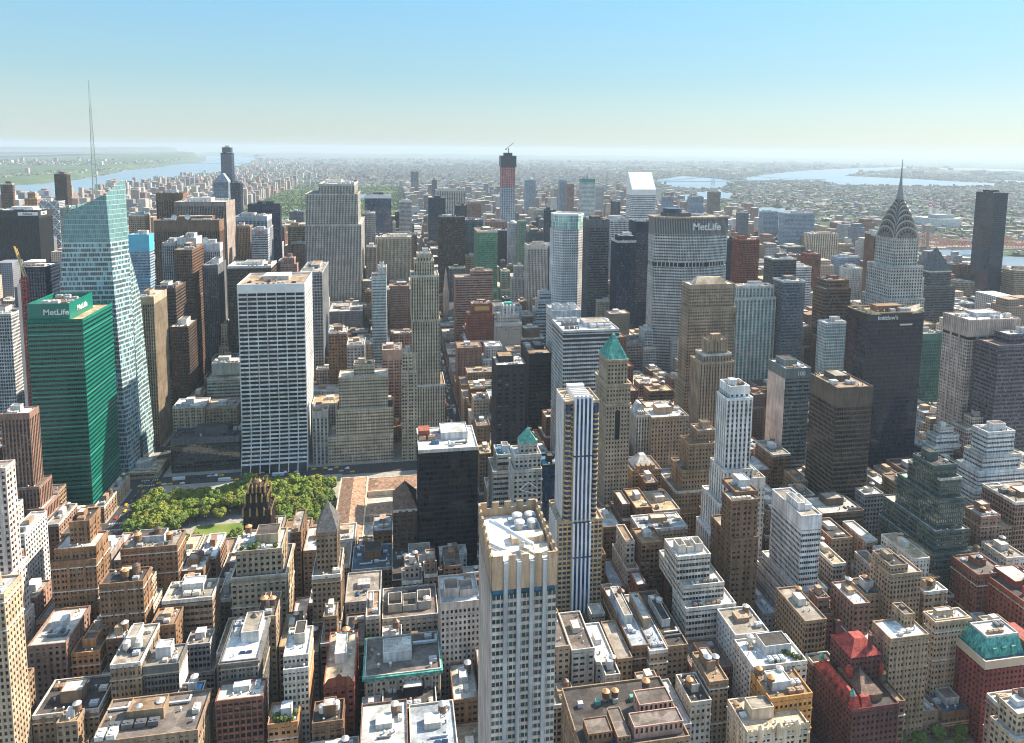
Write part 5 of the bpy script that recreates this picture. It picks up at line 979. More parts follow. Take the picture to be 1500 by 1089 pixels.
def sp_redroof(rec):
    root,W,D,z,T,o=start(rec); ox,oy=T[0][0],T[0][2]; root.location=(226,284,0); mw,mg=MB(),MB(); p=dict(STY['punch'],bay=2.6,floor=3.3)
    b=(.13,.055,.05); red=(.40,.06,.045)
    A=rect(0,27,0,33); facade(mw,mg,A,0,41,p); U=rect(9,27,15.5,33); facade(mw,mg,U,41,58,p); fin(root,mw,mg,b,'gblk',p)
    roof_of(root,A,41,'tar','terrace',True,b); 
    m=MB(); hip(m,8.4,27.6,15,33.6,58,64,6.5); m.build('main_roof',MC,root,red)
    m=MB(); m.prism(rect(-.4,5,-.4,33.4),41.05,47,0,rect(2.6,4.2,2.5,30)); m.build('mansard_roof',MC,root,red)
    m=MB(); m.prism(rect(5.3,12,-.4,5),41.05,46,0,rect(6.5,11,2.5,4.4)); m.build('front_roof',MC,root,red)
    for x,y in ((2.4,4),(2.4,31)):
        m=MB(); m.cone(x,y,46,48,1.3,1.3,8); m.cone(x,y,48,50.5,1.4,.1,8); m.build('lantern',MC,root,'copper')
    for x,y in ((12,31.5),(22,18)): m=MB(); m.box(x-.9,x+.9,y-.9,y+.9,59,68); m.build('chimney',MW,root,b)
    for i in range(5): m=MB(); y=5+i*5; m.box(-.6,2.2,y-.8,y+.8,41.1,44.2); m.build('dormer',MW,root,b)
    for i,x in enumerate((8.2,27)): m=MB(); m.box(x-1,x+1.6,14.4,17,47,52); m.prism(rect(x-1.2,x+1.8,14.2,17.2),52,54,0,rect(x,x+.6,15.5,16)); m.build('corner_bay',MC,root,red)
    m=MB(); m.box(14,20,4,10,41.1,45); m.build('roof_house',MW,root,'brown2')
def sp_mansard(rec):
    root,W,D,z,T,o=start(rec); W=38; D=21; mw,mg=MB(),MB(); p=dict(STY['punch'],bay=2.7,floor=3.4); b=(.30,.085,.07)
    P=rect(0,W,0,D); facade(mw,mg,P,0,z,p); fin(root,mw,mg,b,'gblk',p); roof_of(root,P,z,'bluedk','terrace',True,'cream',1,4,'cream')
    m=MB(); m.prism(rect(2,28,3,D-1.5),z+.1,z+10,0,rect(5.5,26,6,D-3.5)); m.build('mansard_roof',MC,root,'turq')
    for i in range(6): m=MB(); y=5+i*2.4; m.box(2.2,4.2,y-.55,y+.55,z+.2,z+4.2); m.cone(3.3,y,z+4.2,z+5,.75,.2,8); m.build('dormer',MC,root,'turq')
    for i in range(3): m=MB(); x=9+i*6; m.box(x-1.3,x+1.3,3.2,5.6,z+.2,z+5.2); m.build('dormer',MC,root,'turq')
    m=MB(); ring(m,rect(5.5,26,6,D-3.5),z+9.4,z+10.9,.1,.4); m.build('parapet',MW,root,'offw'); m=MB(); m.poly([(*q,z+10.05) for q in rect(6,25.6,6.4,D-3.9)]); m.build('roof',MR,root,'ltgrey'); clutter(root,6.5,25,7,D-4.5,z+10.1,6,random.Random(4))
    m=MB(); m.box(28.5,W-1,2.5,D-2,z,z+6.5); m.build('stair_house',MW,root,b)
def sp_radiator(rec):
    root,W,D,z,T,o=start(rec); D=16; mw,mg=MB(),MB(); p=dict(STY['vert'],bay=1.7,floor=3.5,pf=.5,sf=.45); bk=(.045,.035,.032)
    tiers=[(-2,W+3,-1.5,D+2,0,66),(-1,W+2,-.5,D+1,66,z-7),(.4,W-.2,.8,D-1,z-7,z+2),(2.2,W-2.2,2.4,D-3,z+2,z+8)]
    gm=MB()
    for a,b,c,d,za,zb in tiers:
        pl=rect(a,b,c,d); facade(mw,mg,pl,za,zb,p); roof_of(root,pl,zb,'tar','terrace',True,bk)
        n=5
        for i in range(n):
            for yy in (c,d): x=a+(b-a)*i/(n-1); gm.cone(x,yy,zb-3,zb+1.8,.7,.55,6); gm.cone(x,yy,zb+1.8,zb+3.2,.55,.05,6)
            if 0<i<n-1:
                for xx in (a,b): y=c+(d-c)*i/(n-1); gm.cone(xx,y,zb-.6,zb+1.6,.55,.45,6); gm.cone(xx,y,zb+1.6,zb+3.0,.5,.05,6)
    mw.build('wall',MW,root,bk); g=mg.build('windows',MG,root,(.05,.05,.06),kind='stuff'); g['bay']=1.7; g['floor']=3.5; gm.build('gold_pinnacle',MM,root,'gold',kind='stuff')
    m=MB(); m.cone(W/2-.2,D/2-.5,z+8,z+11,3.4,3.0,8); m.cone(W/2-.2,D/2-.5,z+11,z+12.2,3.0,1.6,8); m.build('crown_lantern',MM,root,(.16,.11,.06))
def crystal():
    root=thing('crystal_skyscraper','tallest pale green glass skyscraper with slanted crystal top','office tower',(-300,735,0)); FOOT.append((-332,-262,704,770,290))
    L=lambda p:(p[0]+300,p[1]-735,p[2])
    mb=M_band('crystal_glass_skin',(.46,.54,.53),(.07,.13,.15),4.6,.32,1.6,.10,236)
    P1,P2,P3,P4,P5=(-316.4,712,262.5),(-278.3,712,282.7),(-272.6,707,159.4),(-267.2,705,0),(-334,705,0); P6=(-323,708,171)
    Q1,Q2,Q3=(-268.7,735,297.5),(-265.6,728,181.8),(-264.4,728,0)
    m=MB(); m.poly([L(p) for p in (P6,P3,P2,P1)]); m.poly([L(p) for p in (P5,P4,P3,P6)]); m.build('south_face',mb,root)
    m=MB(); m.poly([L(p) for p in (P3,Q2,Q1,P2)]); m.poly([L(p) for p in (P4,Q3,Q2,P3)]); m.build('east_facet',mb,root)
    G1,G2=(-271,733,262),(-269,733,0); H1,H2=(-271.4,741,224),(-266.2,741,0); K1,K2=(-270.6,766,175),(-262.6,766,0)
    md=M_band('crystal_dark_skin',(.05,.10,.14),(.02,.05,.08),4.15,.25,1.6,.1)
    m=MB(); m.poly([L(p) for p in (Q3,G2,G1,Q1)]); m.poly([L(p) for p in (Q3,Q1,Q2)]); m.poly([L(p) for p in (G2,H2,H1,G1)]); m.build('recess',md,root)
    m=MB(); m.poly([L(p) for p in (H2,K2,K1,H1)]); m.poly([L(p) for p in (H1,K1,(-285,766,250),(-285,741,262))]); m.build('north_facet',mb,root)
    B1,B2,B3=(-334,766,0),(-322,766,262),(-285,766,250)
    m=MB(); m.poly([L(p) for p in (K2,B1,B2,B3,K1)]); m.poly([L(p) for p in (B1,P5,P6,P1,B2)]); m.build('rear_face',mb,root)
    m=MB(); T1=(-308,722,262); m.poly([L(p) for p in (P1,(-280,716,270),(-272,733,272),(-285,766,252),B2)]); m.poly([L(p) for p in ((-271,733,262),H1,(-285,741,262))]); m.build('roof',MR,root,'ltgrey')
    m=MB(); m.poly([L(p) for p in (P2,(-279.2,713.5,282),(-270,735,296),Q1)]); m.poly([L(p) for p in (Q1,(-270,735,296),(-272,735,262),(-269.5,733,262))]); m.build('glass_screen',mb,root)
    rr=random.Random(8)
    for i in range(14): 
        o=link('air_handler',KIT['air_handler'],root,rr.choice(['steel','offw','bluegrey2']),(rr.uniform(-10,14),rr.uniform(-10,22),263+rr.uniform(0,3))); o.scale=(1.6,1.6,1.8)
    m=MB(); r0=2.6
    N=22; z0,z1=262,391
    rad=lambda f:(2.7*(1-f)**.8+.18)
    for k in range(N):
        fa,fb=k/N,(k+1)/N; za,zb=z0+(z1-z0)*fa,z0+(z1-z0)*fb; cx=2+2*0
        pa=[(3+rad(fa)*math.cos(2.1*i+.4),rad(fa)*math.sin(2.1*i+.4),za) for i in range(3)]; pb=[(3+rad(fb)*math.cos(2.1*i+.4),rad(fb)*math.sin(2.1*i+.4),zb) for i in range(3)]
        for i in range(3):
            m.tube(pa[i],pb[i],.34*(1-fa)+.12,5)
            if k<N-4: m.tube(pa[i],pb[(i+1)%3],.18,4); m.tube(pb[i],pb[(i+1)%3],.2,4)
    m.build('spire',MP,root,(.30,.36,.35))
    # lower roof fins
    m=MB()
    for i in range(5): m.box(-12+i*5,-11.4+i*5,-18,-6,262,270+i*1.5)
    m.build('roof_fin',mb,root)
def library():
    root=thing('library','marble library with long tan tiled roofs between the park and the avenue','library',(0,530,0)); FOOT.append((-58,56,514,636,24)); FOOT.append((56,60,514,636,24))
    tile=(.42,.255,.165); st='cream'
    def wing(x0,x1,y0,y1,h,ridge,axis,flat=False):
        y0-=530; y1-=530; m=MB(); m.prism(rect(x0,x1,y0,y1),0,h,cap=False); m.build('wall',MW,root,(.5,.44,.36))
        m=MB(); ring(m,rect(x0,x1,y0,y1),h-.8,h+.7,.5,.5); m.build('cornice',MW,root,'cream')
        m=MB()
        if flat: m.poly([(*q,h) for q in offs(rect(x0,x1,y0,y1),.4)]); m.build('flat_roof',MR,root,'offw'); return
        a,b,c,d=x0+.6,x1-.6,y0+.6,y1-.6
        if axis=='y': mx=(a+b)/2; k=(b-a)/2; top=[(mx-.1,c+k*.7),(mx+.1,c+k*.7),(mx+.1,d-k*.7),(mx-.1,d-k*.7)]
        else: my=(c+d)/2; k=(d-c)/2; top=[(a+k*.7,my-.1),(b-k*.7,my-.1),(b-k*.7,my+.1),(a+k*.7,my+.1)]
        m.prism(rect(a,b,c,d),h+.2,h+ridge,0,top); m.build('tiled_roof',MC,root,tile)
    wing(-57,-33,520,634,18,5,'y'); wing(-32.4,12,516,534,14,3,'x'); wing(-32.4,2,564,584,17,4.5,'x'); wing(-32.4,42,606,632,17,4,'x'); wing(30,56,516,605,17,4,'y'); wing(-32.4,29,590,605,12,0,'x',True); wing(2.6,29,535,584,9,0,'x',True); wing(-32.4,1.8,535,563,11,0,'x',True)
    for i in range(5):
        m=MB(); cx=-28+i*6.4; n=8; pts=[(cx-1.6,33.4,3),(cx+1.6,33.4,3),(cx+1.6,33.4,10)]+[(cx+1.6*math.cos(math.pi*k/n),33.4,10+1.8*math.sin(math.pi*k/n)) for k in range(1,n)]+[(cx-1.6,33.4,10)]; m.poly([(p[0],33.8,p[2]) for p in pts]); m.build('arched_window',MG,root,'gblk')
    for i in range(7):
        m=MB(); cx=-29+i*5.8; m.box(cx-.9,cx+.9,-14.25,-14.0,2,6.5,bot=True); m.build('window',MG,root,'gblk')
def cathedral():
    root=thing('cathedral','grey stone church with two pointed lace spires among taller slabs','church',(85,1268,0)); FOOT.append((84,142,1266,1306,50))
    m=MB(); m.prism(rect(6,55,6,30),0,26,cap=False); m.build('wall',MW,root,'ltgrey'); m=MB(); m.prism(rect(6,55,6,30),26,40,0,rect(6.2,54.8,17.9,18.1)); m.build('roof',MC,root,'slate')
    for y in (2,32):
        m=MB(); m.box(0,9,y-4.5,y+4.5,0,56); m.build('bell_tower',MW,root,(.5,.42,.36)); m=MB(); m.prism(rect(.3,8.7,y-4.2,y+4.2),56,106,0,rect(4.3,4.7,y-.2,y+.2)); m.build('spire',MW,root,(.55,.45,.38))
        for sx in (.6,8.4):
            for sy in (y-4,y+4): m=MB(); m.cone(sx,sy,54,66,.7,.05,6); m.build('pinnacle',MW,root,(.5,.42,.36))
FOOT+=[(584,652,732,794,190),(225,254,283,319,60),(312,353,292,316,50),(93,127,388,420,170),(152,188,488,526,160),(398,474,528,560,188)]
SP=dict(grace=sp_grace,green=sp_green,t432=sp_t432,citi=sp_citi,t383=sp_t383,metlife=sp_metlife,t400=sp_t400,t425=sp_t425,t10e40=sp_t10e40,t101=sp_t101,chrysler=sp_chrysler,redroof=sp_redroof,mansard=sp_mansard,radiator=sp_radiator)
for i_,rec in enumerate(HERO):
    if rec[2] in SP: SP[rec[2]](rec)
    else: build_hero(rec,i_)
crystal(); library(); cathedral()
# ---------------- rooftop tanks
TANKS=[('brown loft crowded',((.25,.35,'orange3','left'),(.82,.3,'orange3','right'),(.55,.7,'dkbrown','rear'))),('brown loft with notched',((.55,.3,'orange3','front'),(.75,.5,'dkbrown','rear'))),('narrow tan tower',((.3,.35,'offw','left'),(.72,.35,'offw','right'))),('dark glazed',((.3,.75,'offw',''),)),('low brown building with clut',((.62,.6,'steel',''),)),('flat grey roofed',((.35,.55,'steel','left'),(.55,.6,'offw','right'))),('dark grey windowed',((.65,.85,'dkbrown',''),)),('tan building with two',((.3,.4,'orange3','left'),(.72,.4,'orange3','right'))),('low building with two',((.3,.4,'offw','left'),(.75,.45,'offw','right'))),('red brick loft with',((.6,.85,'orange3',''),)),('dark brown loft between',((.5,.5,'orange3',''),)),('small grey loft',((.6,.75,'offw',''),)),('broad brown roofed',((.38,.72,'orange3','left'),(.47,.72,'orange3','right'),(.8,.8,'orange3','rear'))),('long brown brick',((.35,.72,'dkbrown','left'),(.7,.78,'dkbrown','right'))),('low tan building with blue',((.6,.82,'brown2' if 0 else 'dkbrown',''),)),('low brown building with dark',((.4,.75,'offw','left'),(.65,.68,'offw','right'))),('brown loft with white roof',((.35,.5,'steel','left'),(.78,.5,'steel','right'))),('grey building with clut',((.3,.5,'orange3',''),)),('grey white building',((.22,.8,'offw',''),)),('orange stuccoed',((.2,.4,'orange3','front'),(.1,.8,'orange3','rear'),(.55,.7,'offw','right'))),('tall plain brown',((.5,.6,'orange3',''),)),('brown stone building',((.4,.5,'orange3',''),)),('tan stone block',((.7,.6,'dkbrown',''),)),('low brown loft with white',((.7,.7,'dkbrown',''),)),('ornate beige',((.15,.8,'orange3',''),)),('brown block with tanks',((.3,.4,'steel','left'),(.55,.6,'dkbrown','right'))),('brown brick building with white',((.3,.3,'orange3',''),)),('brick apartment building with',((.5,.5,'steel',''),)),('red brown brick',((.5,.4,'steel',''),)),('sandy apartment',((.5,.6,'orange3',''),)),('grey block with brown',((.8,.3,'offw',''),)),('club',())]
for pre,ts in TANKS:
    for rec in HERO:
        if rec[1].startswith(pre):
            t=rec[4][0]
            for fx,fy,cap,side in ts: tank(t[0]+(t[1]-t[0])*fx,t[2]+(t[3]-t[2])*fy,t[4],rec[1],side,cap,'offw' if cap=='offw' else rnd.choice(['brown2','brown','dkbrown']),rnd.uniform(.85,1.1))
# ---------------- ground, water, streets
def inpoly(x,y,P):
    c=False; j=len(P)-1
    for i in range(len(P)):
        if (P[i][1]>y)!=(P[j][1]>y) and x<(P[j][0]-P[i][0])*(y-P[i][1])/(P[j][1]-P[i][1])+P[i][0]: c=not c
        j=i
    return c
G=36000
m=MB(); m.quad((-G,-3000,0),(G,-3000,0),(G,G,0),(-G,G,0)); struct('ground',m,M_ground)
WATER=dict(hudson=[(-2200,-2000),(-2100,4189),(-2088,4276),(-1980,4710),(-2127,6267),(-2351,7608),(-2189,9384),(-2501,11761),(-3319,17805),(-4468,23773),(-6385,28960),(-6516,26224),(-4152,16507),(-3892,13801),(-3635,11484),(-3549,10124),(-3137,8246),(-2996,7240),(-2939,6575),(-3027,6230),(-3211,5827),(-3300,-2000)],
 river=[(3003,7711),(3929,9074),(3991,7980),(3607,6926),(2874,5872),(2592,5976),(2604,6592)],a=[(2058,4941),(2282,5101),(1946,4324),(1759,4154)],b=[(2394,5273),(2770,5658),(2637,5101),(2380,4641),(2022,4322)],c=[(2004,3736),(2255,3871),(2237,3634),(1956,3210),(1749,3154)],
 bay=[(4339,8211),(5575,9813),(7841,12300),(10306,14303),(13714,16761),(12370,14776),(8501,11596),(6664,9394),(6924,8445),(6934,7630),(7014,7108),(6345,6469),(5279,6430),(4669,6684),(4965,7497),(4639,7840),(4102,7438)],
 sound=[(12802,15180),(14406,15243),(14652,14131),(15350,13735),(13704,12259),(12780,12321),(11850,13066)],inlet=[(7763,8085),(8225,7916),(8794,7757),(8129,7168),(7412,7129)],
 east_river=[(1340,-1500),(1300,1000),(1330,1400),(1350,1884),(1500,2056),(1560,2600),(1700,3150),(1900,3200),(1720,2600),(1660,2030),(1899,2093),(1973,2069),(1990,1917),(2071,1889),(2024,1733),(1900,1300),(1850,-1500)],lake=[(-278,4956),(-212,5183),(-152,4815),(-209,4557)])
m=MB()
for P in WATER.values(): m.poly([(x,y,.5) for x,y in P])
struct('water',m,M_wat)
m=MB(); m.box(1585,1640,1250,3050,0,2.5); struct('island',m,M_park)
AVX=[-1330,-1070,-800,-522,-246,62,216,388,520,655,830,1010,1190]
STY_=[47+80.4*(k-34) for k in range(30,60)]
m=MB(); m.quad((-1900,-300,.02),(1290,-300,.02),(1290,2070,.02),(-1900,2070,.02)); struct('road',m,M_asph)
pv=MB(); BLK=[]
for i in range(len(AVX)-1):
    for j in range(len(STY_)-1):
        x0,x1,y0,y1=AVX[i]+10,AVX[i+1]-10,STY_[j]+7,STY_[j+1]-7
        if 686<STY_[j]<700: y0+=4
        if 600<STY_[j]<620: y1-=4
        pv.box(x0,x1,y0,y1,.02,.17); BLK.append((x0,x1,y0,y1))
struct('pavement',pv,M_pave)
ln=MB()
for x in AVX:
    if -600<x<700:
        for k in range(330,1500,9):
            for dx in (-3.2,3.2): ln.quad((x+dx-.12,k,.03),(x+dx+.12,k,.03),(x+dx+.12,k+4,.03),(x+dx-.12,k+4,.03))
        for s in STY_:
            if 300<s<1400:
                for dx in range(-7,8,2):
                    for q in (s-6.5,s+4.5): ln.quad((x+dx-.4,q,.032),(x+dx+.4,q,.032),(x+dx+.4,q+2.6,.032),(x+dx-.4,q+2.6,.032))
struct('road_markings',ln,M_line)
PK=(-812,50,2070,6150)
m=MB(); m.quad((PK[0],PK[2],.03),(PK[1],PK[2],.03),(PK[1],PK[3],.03),(PK[0],PK[3],.03)); m.build('park_ground',M_park,kind='structure')
m=MB(); m.quad((-232,540,.2),(-60,540,.2),(-60,682,.2),(-232,682,.2)); struct('park_path',m,M_pave)
m=MB(); m.quad((-178,556,.24),(-108,556,.24),(-108,600,.24),(-178,600,.24)); struct('lawn',m,M_lawn)
# hills and the wooded bluff across the river
def bluff(pts,H,wid,name):
    m=MB(); rr=random.Random(3); rows=[]
    n=len(pts)
    for i,(x,y) in enumerate(pts):
        h=H[i]; row=[]
        for k,(d,f) in enumerate(((0,0.0),(60,.55),(150,.92),(500,1.0),(1200,.85),(wid*.5,.8),(wid,.25),(wid*1.2,0))):
            row.append((x-d,y+rr.uniform(-20,20),max(0,h*f*rr.uniform(.9,1.08)) if f else -1))
        rows.append(row)
    for a,b in zip(rows,rows[1:]):
        for k in range(len(a)-1): m.quad(a[k],a[k+1],b[k+1],b[k])
    o=m.build(name,M_hill,kind='structure')
    for p in o.data.polygons: p.use_smooth=True
pts=[(-3330,1000),(-3330,3000),(-3230,5800),(-3060,6230),(-2990,6600),(-3040,7240),(-3190,8246),(-3600,10124),(-3700,11484),(-3950,13801),(-4250,16507)]
def dense(P,V,n):
    o=[];h=[]
    for (a,b),(u,v) in zip(zip(P,P[1:]),zip(V,V[1:])):
        for k in range(n): t=k/n; o.append((a[0]+(b[0]-a[0])*t,a[1]+(b[1]-a[1])*t)); h.append(u+(v-u)*t)
    return o+[P[-1]],h+[V[-1]]
P_,H_=dense(pts,[40,45,50,45,45,50,60,80,95,125,150],6); bluff(P_,H_,4200,'bluff')
P_,H_=dense([(-4600,17500),(-5400,21000),(-6900,26500)],[150,160,150],8); bluff(P_,H_,5000,'far_bluff')
P_,H_=dense([(-9500,24000),(-8500,30000),(-9800,34500)],[260,300,280],8); bluff(P_,H_,15000,'hills')
P_,H_=dense([(3000,33000),(-3500,33500)],[70,90],10)
m=MB()
rr=random.Random(12)
for i in range(60):
    x=-8000+i*800; h0=rr.uniform(60,110); m.cone(x,34500+rr.uniform(-900,900),0,h0,1500,500,9)
o=m.build('ridge',M_hill,kind='structure')
# ---------------- the blocks between the named towers
RX=[(-40,-8,1,1)]
def clash(x0,x1,y0,y1,g=1.0):
    for f in FOOT:
        if x0<f[1]+g and x1>f[0]-g and y0<f[3]+g and y1>f[2]-g: return True
    return False
def nearest_hero(u,v):
    return min(HERO,key=lambda r:(lambda q:(q[0]-u)**2+1.6*(q[1]-v)**2)(proj((r[4][0][0]+r[4][0][1])/2,r[4][0][2],r[4][0][4]*.8)))
HV=[]
for r_ in HERO:
    T=r_[4]; a=min(T,key=lambda t:t[2]); q0=proj(min(t[0] for t in T),a[2],T[0][4]); q1=proj(max(t[1] for t in T),a[2],T[0][4]); qb=proj((T[0][0]+T[0][1])/2,a[2],0)
    fr=.86 if r_[2] in('metlife','chrysler','t383','grace','green') else .72 if 'tallest limestone' in r_[1] or a[2]<480 or 'slender grey' in r_[1] or 'pinkish perf' in r_[1] else .52
    HV.append((min(q0[0],q1[0])-2,max(q0[0],q1[0])+2,a[2],(q0[1]+q1[1])/2+fr*(qb[1]-(q0[1]+q1[1])/2)))
HV.append((640,668,1300,600))   # the long avenue stays open
HV.append((200,500,690,790)); HV.append((90,250,700,765)); HV.append((200,345,560,820)); HV.append((1290,1470,372,1105)); HV.append((1325,1500,2040,376)); HV.append((820,1010,280,1000)); HV.append((600,708,492,815)); HV.append((490,612,512,832)); HV.append((318,420,340,1000))
def hallow(x0,x1,y0,y1):
    ua=proj(x0,y0,30); ub=proj(x1,y0,30); va=max(proj(x0,y0,0)[1],proj(x1,y0,0)[1]); vb=max(proj(x0,y0,100)[1],proj(x1,y0,100)[1]); h=400
    for a,c,y,v in HV:
        if y>y1 and min(ua[0],ub[0])<c and max(ua[0],ub[0])>a: h=min(h,(va-v)/(va-vb)*100)
    return h
FL=[]
rr=random.Random(21)
for (bx0,bx1,by0,by1) in BLK:
    if by1<250 or by0>2040: continue
    if -240<bx0<60 and 520<by0<640: continue      # the park block
    xs=bx0+1
    while xs<bx1-9:
        wd=rr.choice([10,12,14,17,20,24]) if by0<500 else rr.choice([14,18,22,28,36]) if by0<700 else rr.choice([24,32,42,55])
        xe=min(xs+wd,bx1-1)
        if bx1-xe<8: xe=bx1-1
        for row in (0,1):
            ya,yb=(by0+1,(by0+by1)/2-1) if row==0 else ((by0+by1)/2+1,by1-1)
            u,v,w_=proj((xs+xe)/2,ya,20)
            hmx=30
            hm=hallow(xs,xe,ya,yb); tl=rr.random()
            if by0<480: h=rr.uniform(22,66); lo=14
            elif by0<720: h=rr.uniform(24,62); lo=14
            elif by0<1050: h=rr.uniform(.6,1)*min(hm,115 if -560<xs<560 else 85) if tl<.6 else rr.uniform(30,75); lo=18
            else: h=rr.uniform(.6,1)*min(hm,150 if -560<xs<560 else 110) if tl<.6 else rr.uniform(35,95); lo=20
            h=max(lo,min(h,hm))
            if 1270<u<1490 and ya<350 and v>1010: continue
            if w_>0 and -60<u<1560 and v<1180: FL.append([xs,xe-.6,ya,yb,h,u,v])
        xs=xe
LO={}
FCOL=['tan','tan3','brown','brown2','brown3','redbrown2','brownpink','limeg','offw','grey','tan2','beige','ltgrey','taupe','brownpink','limet']
CN=dict(tan='tan',tan3='tan',tan2='tan',brown='brown',brown2='brown',brown3='brown',redbrown2='red brick',brownpink='pinkish brown',limeg='grey stone',offw='pale',grey='grey',beige='beige',ltgrey='light grey',taupe='grey brown',limet='grey tan')
LABN={}
def relword(u,v,r):
    hx=(r[4][0][0]+r[4][0][1])/2; q=proj(hx,r[4][0][2],r[4][0][4]*.8); y=r[4][0][2]
    return None
def shrink(b):
    x0,x1,y0,y1=b
    for _ in range(4):
        hit=[f for f in FOOT if x0<f[1]+1 and x1>f[0]-1 and y0<f[3]+1 and y1>f[2]-1]
        if not hit: return x0,x1,y0,y1
        f=hit[0]; opts=[(x0,min(x1,f[0]-1.2),y0,y1),(max(x0,f[1]+1.2),x1,y0,y1),(x0,x1,y0,min(y1,f[2]-1.2)),(x0,x1,max(y0,f[3]+1.2),y1)]
        b=max(opts,key=lambda o:max(0,o[1]-o[0])*max(0,o[3]-o[2])); x0,x1,y0,y1=b
        if x1-x0<7 or y1-y0<7: return None
    return None
rest=MB(); restcol=[]
nf=0; GROUPS={}
for k,(x0,x1,y0,y1,h,u,v) in enumerate(FL):
    b=shrink((x0,x1,y0,y1))
    if not b: continue
    x0,x1,y0,y1=b; r2=random.Random(5000+k)
    col=r2.choice(FCOL)
    if KEEP is not None and k not in KEEP:
        n0=len(rest.f); rest.box(x0,x1,y0,y1,.17,h); rest.box(x0+(x1-x0)*.3,x0+(x1-x0)*.6,y0+(y1-y0)*.4,y0+(y1-y0)*.7,h,h+4)
        restcol+= [PAL[col]]*4+[(.4,.37,.33)]+[PAL[col]]*4+[(.4,.37,.33)]
        continue
    st=r2.choice(['punch','punch','punch','vert','horiz','grid']) if y0>650 else r2.choice(['punch','punch','punch','grid'])
    gl='gblk'
    if y0>1000 and r2.random()<.3: col=r2.choice(['dkblue','dkgrey','slate','black']); gl='gblue'
    nm={'dkblue':'dark blue','dkgrey':'dark grey','slate':'slate','black':'black'}.get(col) or CN[col]
    kind='apartment_building' if x0>480 or y0>1500 else ('loft_building' if y0<700 else 'office_building')
    roofc=r2.choice(['offw','white','gravel','tar','taupe2','tan2','ltgrey','gravel','blueg','sand']); rn={'offw':'pale','white':'white','gravel':'gravel','tar':'black','taupe2':'brown','tan2':'tan','ltgrey':'grey','blueg':'bluish','sand':'sandy'}[roofc]
    H=nearest_hero(*proj((x0+x1)/2,y0,h)[:2])
    size='low' if h<35 else 'mid height' if h<70 else 'tall'
    rel='behind' if y0>H[4][0][2]+8 else ('in front of' if y1<H[4][0][2] else 'beside')
    base=f"{size} {nm} {kind.split('_')[0]} building, {rn} roof, {rel} the {short(H[1])}"
    base=' '.join(base.split()[:16])
    if base.endswith((' the',' of')): base=base.rsplit(' ',1)[0]
    root=thing(kind,base,kind.replace('_',' '),(x0,y0,0),'blocks between the towers')
    if KEEP is None: root['fk']=k
    W,D=x1-x0,y1-y0; mw,mg=MB(),MB(); p=params(st,{}); p['bay']*=r2.uniform(.9,1.3)
    if st=='punch': p['pair']=r2.random()<.35; p['pil']=r2.choice([0,0,2,3]); p['sf']=r2.uniform(.4,.54); p['pf']=r2.uniform(.4,.54)
    setb=h>45 and r2.random()<.5
    A=rect(0,W,0,D); h1=h*r2.uniform(.65,.85) if setb else h
    facade(mw,mg,A,.1,h1,p,skip=(2,))
    roof_of(root,A,h1,roofc,'terrace' if setb else 'roof',True,col if r2.random()<.75 else 'offw',1.1,1)
    tx0,tx1,ty0,ty1=1,W-1,1,D-1
    if setb:
        tx0,tx1,ty0,ty1=W*.15,W*.85,D*.2,D*.9; B=rect(tx0,tx1,ty0,ty1); facade(mw,mg,B,h1,h,p,skip=(2,)); roof_of(root,B,h,roofc,'roof',True,col,1.1,1)
    mw.build('wall',MW,root,col); g=mg.build('windows',MG,root,gl,kind='stuff'); g['bay']=p['bay']; g['floor']=p['floor']; g['bl']=.95
    W2,D2=tx1-tx0,ty1-ty0
    if W2>7 and D2>7:
        m=MB(); m.box(tx0+W2*.3,tx0+W2*.3+min(8,W2*.4),ty0+D2*.45,ty0+D2*.45+min(7,D2*.4),h,h+r2.uniform(2.8,5)); m.build('penthouse',MW,root,r2.choice([col,'offw','ltgrey','tan']))
        clutter(root,tx0+.8,tx1-.8,ty0+.8,ty0+D2*.42,h+.07,min(6,2+int(W2*D2/160)),r2); clutter(root,tx0+W2*.3+min(8,W2*.4)+.5,tx1-.6,ty0+D2*.4,ty1-.6,h+.07,2,r2)
        if y0<760 and r2.random()<.5: tank(x0+tx0+W2*.75,y0+ty0+D2*.75,h,base,'',r2.choice(['orange3','dkbrown','steel','offw']),'brown2',r2.uniform(.8,1.05))
    FOOT.append((x0,x1,y0,y1,h)); nf+=1
if rest.f:
    o=rest.build('city_blocks',MF,None,(1,1,1),kind='stuff'); ca=o.data.color_attributes.new('col','FLOAT_COLOR','CORNER')
    flat=[]
    for c in restcol: flat+=[*c,1]*4
    ca.data.foreach_set('color',flat); o['label']='packed lower blocks hidden between the towers'; o['category']='city blocks'
print('fillers',nf)
# ---------------- the far city
rr=random.Random(33); FAR=[]
def addfar(n,x0,x1,y0,y1,hf,wf,bad=None):
    c=0
    for _ in range(n*3):
        if c>=n: break
        x,y=rr.uniform(x0,x1),rr.uniform(y0,y1)
        u,v,w_=proj(x,y,0)
        if w_<0 or u<-40 or u>1540: continue
        if PK[0]-14<x<PK[1]+14 and PK[2]-60<y<PK[3]+12: continue
        if any(inpoly(x,y,P) for P in WATER.values()): continue
        if bad and bad(x,y): continue
        h=hf(x,y); wd=wf(x,y); FAR.append((x,y,wd,rr.uniform(.7,1.4)*wd,h)); c+=1
sn=lambda s,a=18: (round((s-a)/80.4)*80.4+a)
ues=lambda x,y: rr.choice([rr.uniform(18,40),rr.uniform(25,65),rr.uniform(60,125) if rr.random()<.8 else rr.uniform(25,50)])
addfar(1900,75,1480,2075,4300,ues,lambda x,y:rr.uniform(16,34))
addfar(900,75,1700,4300,6300,lambda x,y:rr.choice([rr.uniform(15,30),rr.uniform(20,60)]),lambda x,y:rr.uniform(18,40))
